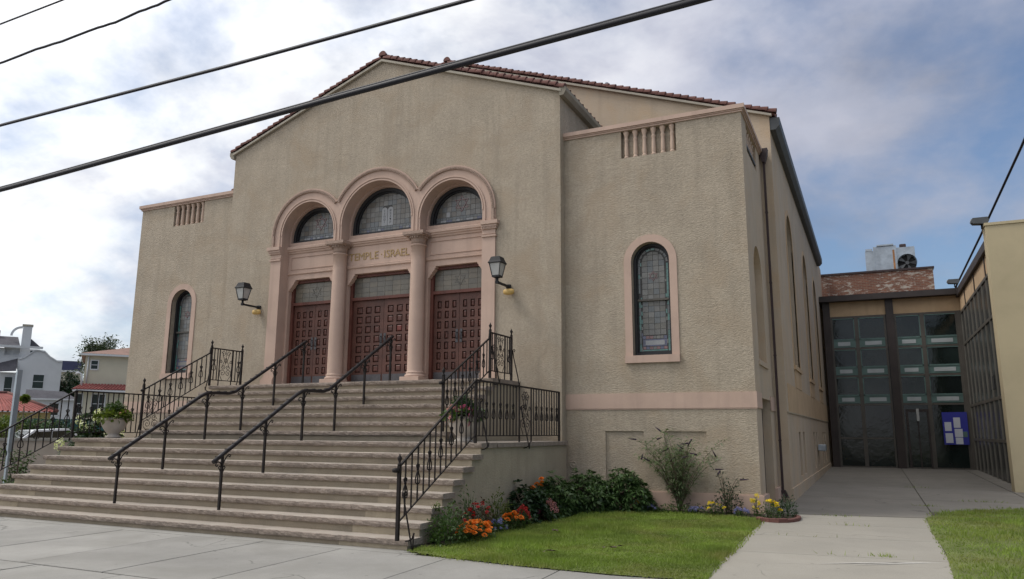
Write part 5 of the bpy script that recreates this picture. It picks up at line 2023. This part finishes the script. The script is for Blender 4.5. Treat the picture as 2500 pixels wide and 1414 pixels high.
# floodlights
def flood(label, loc, rz, sc_=1.0):
    root = thing('flood_light', label, 'floodlight', loc, rz, group='roof edge floodlights')
    MB().tube([(0, 0, 0), (0, 0, .16)], .02, 6).build('stem', LAMPB, root)
    MB().prism([(-.20, .15), (.12, .12), (.17, .20), (.14, .30), (-.20, .30), (-.25, .22)], FY(0), -.12, .12).build('lamp_head', GUTTER, root)
    MB().box(-.24, -.19, -.10, .10, .19, .28).build('lens', LAMPG, root)


flood('grey floodlight on the corner of the tan annex', (13.22, 8.4, 7.06), 0)
flood('grey floodlight on the roof edge of the glass link', (13.42, 18.2, 7.21), 0)

# ------------------------------------------------------------------ cables
def cable(label, pts_, r, strands=0, wob=0.0):
    root = thing('overhead_cable', label, 'cable', pts_[0], group='overhead street cables')
    o = Vector(pts_[0])
    P_ = [Vector(p) - o for p in pts_]
    fine = []
    n = 46
    for i in range(n + 1):
        t = i / n * (len(P_) - 1)
        k = min(len(P_) - 2, int(t))
        q = P_[k].lerp(P_[k + 1], t - k)
        q = q + Vector((0, 0, wob * math.sin(i * .9) ** 3 + wob * .6 * math.sin(i * .37)))
        fine.append(q)
    if strands:
        MB().tube([q + Vector((0, 0, -r * .35)) for q in fine], r * .82, 8).build('lower_strand', CABLE, root)
        MB().tube([q + Vector((0, .01, r * .75)) for q in fine], r * .42, 8).build('upper_strand', CABLE, root)
    else:
        MB().tube(fine, r, 8).build('strand', CABLE, root)


def ext(a, b_, ka, kb_):
    a, b_ = Vector(a), Vector(b_)
    return [a + (a - b_) * ka, a, (a + b_) / 2 + Vector((0, 0, 0)), b_, b_ + (b_ - a) * kb_]


cable('thickest lashed cable crossing the gable', [(-14, -8.5, 4.45), (0.1, -8.5, 4.86), (5.71, -8.5, 5.115), (9.21, -8.5, 5.25), (20, -8.5, 5.75)], .035, 2)
cable('second cable above the thick one', [(-14, -8.5, 5.76), (-.09, -8.5, 5.79), (4.04, -8.5, 5.775), (7.05, -8.5, 5.80), (20, -8.5, 5.95)], .021, 1)
cable('thin wavy cable high on the left', [(-14, -8.5, 6.6), (-.30, -8.5, 6.75), (1.71, -8.5, 6.775), (2.94, -8.5, 6.86), (20, -8.5, 7.6)], .016, 0, .012)
cable('topmost thin cable in the upper left corner', [(-14, -8.5, 7.1), (-.42, -8.5, 7.35), (.93, -8.5, 7.38), (20, -8.5, 7.9)], .012, 0)
cable('service cable rising from the glass link roof', [(13.63, 20.3, 7.45), (13.66, 20.0, 7.58), (14.0, 14.9, 8.35), (14.48, 9.0, 9.51), (15.6, -4, 12.8)], .035, 0)

# ------------------------------------------------------------------ far left street
def frame(px_dir, D):
    a = px_dir
    o = Vector((CAM.x + math.sin(a) * D, CAM.y + math.cos(a) * D, 0))
    return o, -a


def az(px):
    return YAW + math.atan((px - 1250) / 1845.4)


def house(name, label, px, D, cat='house'):
    o, rz = frame(az(px), D)
    return thing(name, label, cat, o, rz)


def wall_with(root, x0, x1, z0, z1, y, m, wins, name='wall', depth=8.0, outline=None):
    b = MB()
    hs_ = [rect(*q) for q in wins]
    ol = outline or rect(x0, x1, z0, z1)
    b.sheet(ol, hs_, FY(y))
    for q in hs_:
        b.rim(q, FY(y), 0, .18)
    b.rim(ol, FY(y), 0, depth)
    o = b.build(name, m, root)
    for (a, c, e, f) in wins:
        wo_ = MB()
        wo_.box(a, c, y + .10, y + .12, e, f)
        wn_ = wo_.build('window', DGLASS, root)
        fb = MB()
        t = .06
        fb.box(a - .09, a, y - .05, y + .1, e - .09, f + .09); fb.box(c, c + .09, y - .05, y + .1, e - .09, f + .09)
        fb.box(a, c, y - .05, y + .1, f, f + .09); fb.box(a, c, y - .07, y + .1, e - .12, e)
        fb.box(a, c, y + .05, y + .1, (e + f) / 2 - t / 2, (e + f) / 2 + t / 2)
        fb.build('window_frame', WHITEP, wn_)
    return o


def ribs(root, quad, n, r, m, name):
    """barrel rows on a roof quad (tl,tr,br,bl), running top to bottom"""
    tl, tr, br, bl = [Vector(q) for q in quad]
    b = MB()
    b.add([tl, tr, br, bl], [(0, 1, 2, 3)])
    for i in range(n):
        t = (i + .5) / n
        b.tube([tl.lerp(tr, t), bl.lerp(br, t)], r, 5, False)
    return b.build(name, m, root)


# cream two-storey house
h = house('cream_house', 'cream two storey house with red pent roof behind the temple', 260, 80)
wall_with(h, -1.65, 7.0, 5.6, 8.5, 0, CREAMP, [(-1.15, -.62, 7.25, 8.0)], 'upper_wall')
wall_with(h, -2.2, 7.0, .2, 5.4, -.6, CREAMP, [(-2.0, -1.60, 3.2, 4.9), (-.75, -.30, 3.2, 4.9), (-.22, .22, 3.2, 4.9)], 'lower_wall')
ribs(h, [(-1.75, -.15, 5.85), (7, -.15, 5.85), (7, -1.3, 5.30), (-2.5, -1.3, 5.30)], 34, .09, TILE2, 'pent_roof')
MB().box(-2.4, 7, -1.3, -.6, 5.12, 5.28).build('pent_fascia', WHITEP, h)
MB().box(-2.1, 7.2, -.5, .02, 8.45, 8.62).build('eave_fascia', WHITEP, h)
bm = MB()
bm.add([(-2.1, -.5, 8.63), (7.2, -.5, 8.63), (7.2, 6, 10.4), (4.6, 6, 10.4), (-2.1, 12, 8.63)], [(0, 1, 2, 3), (0, 3, 4)])
bm.build('roof', BRROOF, h)
MB().tube([(-1.42, -.08, 5.85), (-1.42, -.08, 8.4)], .06, 6).build('downpipe', WHITEP, h)
MB().tube([(-1.75, -.5, 5.6), (-1.80, -.5, 6.5), (-1.9, -.5, 6.75), (-2.1, -.5, 6.82), (-2.3, -.5, 6.7)], .09, 8).build('vent_hood', WHITEP, h)

# white shaped-gable house
h = house('white_house', 'white house with curved gable and tall chimney at far left', 90, 115)
ol = [(-1.95, .2), (2.95, .2), (2.95, 10.35), (2.35, 10.35), (2.2, 10.45), (1.5, 10.9), (.85, 11.55), (-.2, 11.65), (-.5, 11.4), (-1.2, 10.75), (-1.6, 10.5), (-1.95, 10.5)]
wall_with(h, 0, 0, 0, 0, 0, WHITEP, [(-.08, 1.08, 6.9, 8.6)], 'gable_wall', 6, ol)
b = MB()
for i in range(2, len(ol) - 1):
    (a, c), (e, f) = ol[i], ol[i + 1]
    b.add([(a, -.12, c), (e, -.12, f), (e, 6, f), (a, 6, c), (a, -.12, c + .18), (e, -.12, f + .18), (e, 6, f + .18), (a, 6, c + .18)],
          [(0, 1, 5, 4), (4, 5, 6, 7), (3, 2, 6, 7)])
b.build('gable_coping', WHITEP, h)
MB().bbox(-1.86, -.84, .8, 1.8, 8, 14.85, .02).build('chimney', WHITEP, h)
MB().bbox(-1.95, -.75, .7, 1.9, 14.85, 15.1, .03).build('chimney_cap', FASCIA, h)
b = MB()
b.arcband(-1.9, 13.6, 1.0, 1.25, FY(1.1), 0, .4, math.pi * .5, math.pi, 10)
b.build('flue_arch', WHITEP, h)
bm = MB()
bm.add([(-12, -.2, 12.15), (-1.9, -.2, 12.15), (-2.3, 3, 13.6), (-12, 3, 13.6)], [(0, 1, 2, 3)])
bm.add([(-.8, 1.5, 13.3), (.5, 1.0, 12.1), (-1.9, 1.0, 12.1)], [(0, 1, 2)])
bm.build('upper_roof', SLATE, h)
MB().box(-12, .6, -.35, -.15, 11.9, 12.2).build('eave_fascia', WHITEP, h)
wall_with(h, -12, .3, 9.5, 11.9, .6, WHITEP, [(-3.5, -2.75, 11.0, 11.95), (-2.6, -1.9, 11.0, 11.95), (-.75, -.1, 11.0, 11.7)], 'upper_wall', 3)
bm = MB()
bm.add([(-12, .5, 11.6), (-4.9, .5, 11.4), (-4.0, .3, 9.9), (-12, -1.5, 7.5)], [(0, 1, 2, 3)])
bm.add([(-4.0, .3, 9.9), (-2.0, .4, 10.6), (-2.0, -1.2, 8.9), (-4.2, -1.4, 8.7)], [(0, 1, 2, 3)])
bm.build('valley_roof', SLATE, h)
wall_with(h, -12, -1.9, .2, 8.8, .2, WHITEP, [(-3.1, -2.3, 5.3, 8.2)], 'side_wall', 3)
MB().bbox(-5.4, -4.3, 2.5, 3.2, 13.2, 14.3, .02).build('second_chimney', FASCIA, h)
# porch wing with slate roof in front
h = house('slate_wing', 'low outbuilding with dark slate roof before the white house', 130, 100)
wall_with(h, -2.2, 3.0, .2, 5.0, 0, WHITEP, [(.2, 1.1, 3.3, 4.6)], 'wall', 5)
bm = MB()
bm.add([(-2.2, 1.6, 6.15), (1.5, 1.6, 6.0), (2.9, -.3, 5.1), (-2.2, -.3, 5.1)], [(0, 1, 2, 3)])
bm.build('roof', SLATE, h)
MB().box(-2.2, 2.9, -.35, -.1, 4.95, 5.12).build('fascia', WHITEP, h)

# red tiled garage
h = house('tiled_garage', 'ochre garage with red tiled hip roof at far left', 60, 60)
wall_with(h, -6.5, 1.9, .2, 2.85, 0, YELLP, [], 'wall', 5)
ribs(h, [(-2.4, 2.6, 4.12), (-.7, 2.6, 4.12), (2.25, -.5, 2.9), (-6.5, -.5, 2.9)], 30, .07, TILE2, 'roof')
bm = MB()
bm.tube([(-.7, 2.6, 4.18), (2.25, -.5, 2.95)], .12, 6).tube([(-2.4, 2.6, 4.18), (-.7, 2.6, 4.18)], .12, 6).tube([(-2.4, 2.6, 4.18), (-6.5, -.5, 2.95)], .12, 6)
bm.add([(-.7, 2.6, 4.12), (2.25, -.5, 2.9), (2.25, 5.5, 2.9)], [(0, 1, 2)])
bm.build('hip_caps', TILE, h)
# fence
h = house('painted_fence', 'dark teal board fence in front of the tiled garage', 60, 50, 'fence')
for i in range(40):
    x = -7.0 + i * .30
    MB().box(x, x + .285, 0, .04, .15, 2.32 + .01 * (i % 3)).build('board', TEALW, h)
MB().box(-7, 5.0, .045, .10, 1.9, 2.0).build('fence_rail', TEALW, h)

# navy roofed building and brown stepped building beyond
h = house('navy_roof_building', 'distant building with navy roof between the two houses', 188, 150)
MB().box(-2.6, 1.2, 0, 8, .2, 11.6).build('wall', CREAMP, h)
MB().box(-2.8, 1.0, -.5, 8, 11.65, 13.2).build('roof', NAVY, h)
MB().box(-2.7, .6, -.6, -.4, 11.3, 11.6).build('fascia', WHITEP, h)
h = house('terraced_building', 'brown terraced building below the navy roof', 205, 140)
for i in range(4):
    MB().box(-1.6 + .1 * i, 3.2, -2 + .7 * i, 6, 6.6 + i * .65, 7.05 + i * .65).build('terrace', BRROOF, h)
    MB().box(-1.5 + .1 * i, 3.2, -1.8 + .7 * i, 6, 7.05 + i * .65, 7.25 + i * .65).build('terrace_edge', WHITEP, h)
MB().box(-1.6, 3.2, -1, 6, .2, 6.58).build('base', LOWW, h)


def tree(label, px, D, zc, rad, n, leafmat, zb=.2, group=None, seed=1, L=.35):
    o, rz = frame(az(px), D)
    root = thing('tree', label, 'tree', o, rz, group=group)
    b = MB()
    b.tube([(0, 0, zb), (.1, 0, zc * .5), (0, .1, zc)], [.28, .2, .1], 8)
    for i in range(9):
        a = rnd.uniform(0, 6.28)
        e = rnd.uniform(.2, .9)
        b.tube([(0, 0, zc * rnd.uniform(.45, .85)), (rad[0] * .5 * math.cos(a), rad[1] * .5 * math.sin(a), zc + rad[2] * (e - .5)), (rad[0] * .85 * math.cos(a), rad[1] * .85 * math.sin(a), zc + rad[2] * (e - .2))],
               [.09, .06, .02], 5)
    b.build('trunk', BARK, root)
    nc = 34
    cs = dirs(nc) * (nrng.uniform(.35, 1.0, (nc, 1))) * np.array(rad) + np.array([0, 0, zc])
    k = nrng.integers(0, nc, n)
    p = cs[k] + nrng.normal(0, 1, (n, 3)) * np.array(rad) * .16
    d = dirs(n)
    Ls = L * nrng.uniform(.6, 1.3, n)
    np_mesh('crown', leaf_quads(p, d, Ls, Ls * .5, .2), 4, leafmat, root)
    return root


tree('feathery tree rising behind the cream house', 246, 110, 10.6, (3.0, 2.4, 2.9), 5200, LFAR, L=.34)
tree('smaller tree top right of the feathery tree', 298, 118, 11.4, (1.1, 1.0, 1.5), 900, LFAR, L=.3)
tree('dark green tree between the white and cream houses', 178, 120, 7.0, (1.9, 1.6, 2.3), 2600, LDARK, L=.4)
tree('bushy green tree in front of the ochre garage', 75, 46, 1.75, (1.5, 1.0, .85), 2600, LMID, L=.16)
tree('yellow green bush over the teal fence', 30, 44, 1.6, (1.0, .8, .75), 1500, LYEL, L=.14)
tree('dark hedge tree beside the cream house porch', 140, 48, 1.4, (1.4, .9, .85), 2200, LDARK, L=.16)

# low wall and car
o, rz = frame(az(80), 27)
lw = thing('low_wall', 'low beige rendered wall beyond the left stairs', 'wall', o, rz)
MB().box(-7, 2.4, 0, .25, .1, 1.42).build('wall', LOWW, lw)
MB().box(-7.05, 2.45, -.04, .29, 1.42, 1.50).build('coping', CONC, lw)

o, rz = frame(az(108), 42)
car = thing('parked_car', 'white parked car glimpsed over the low wall', 'car', (o.x, o.y, .11), rz + .35)
prof = [(-2.1, .35), (-2.15, .75), (-1.95, .95), (-1.0, 1.05), (-.35, 1.60), (1.2, 1.68), (1.95, 1.12), (2.12, 1.0), (2.15, .4)]
b = MB()
b.prism(prof, FY(0), -.85, .85)
b.build('body', CARW, car)
for s in (1, -1):
    b = MB()
    b.prism([(-.85, 1.08), (-.30, 1.52), (.35, 1.56), (.35, 1.08)], FY(s * .856), -.006, .006)
    b.prism([(.43, 1.08), (.43, 1.56), (1.15, 1.60), (1.70, 1.14)], FY(s * .856), -.006, .006)
    b.build('side_window', DGLASS, car)
b = MB()
b.add([(-.97, -.72, 1.09), (-.97, .72, 1.09), (-.40, .66, 1.58), (-.40, -.66, 1.58)], [(0, 1, 2, 3)])
b.add([(1.24, -.68, 1.66), (1.24, .68, 1.66), (1.93, .72, 1.15), (1.93, -.72, 1.15)], [(0, 1, 2, 3)])
b.v = [(x + (-.012 if x < 0 else .012), y, z + .012) for x, y, z in b.v]
b.build('windscreen', DGLASS, car)
for x in (-1.35, 1.35):
    for s in (1, -1):
        wh = MB().tube([(x, s * .72, .33), (x, s * .88, .33)], .33, 16).build('wheel', TYRE, car)
        MB().tube([(x, s * .881, .33), (x, s * .89, .33)], .2, 12).build('rim', GALV, wh)
for s in (1, -1):
    MB().box(-2.16, -2.06, s * .66 - .16, s * .66 + .16, .68, .82).build('headlight', LAMPG, car)
    MB().box(2.07, 2.16, s * .66 - .14, s * .66 + .14, .75, .95).build('tail_light', FRED, car)
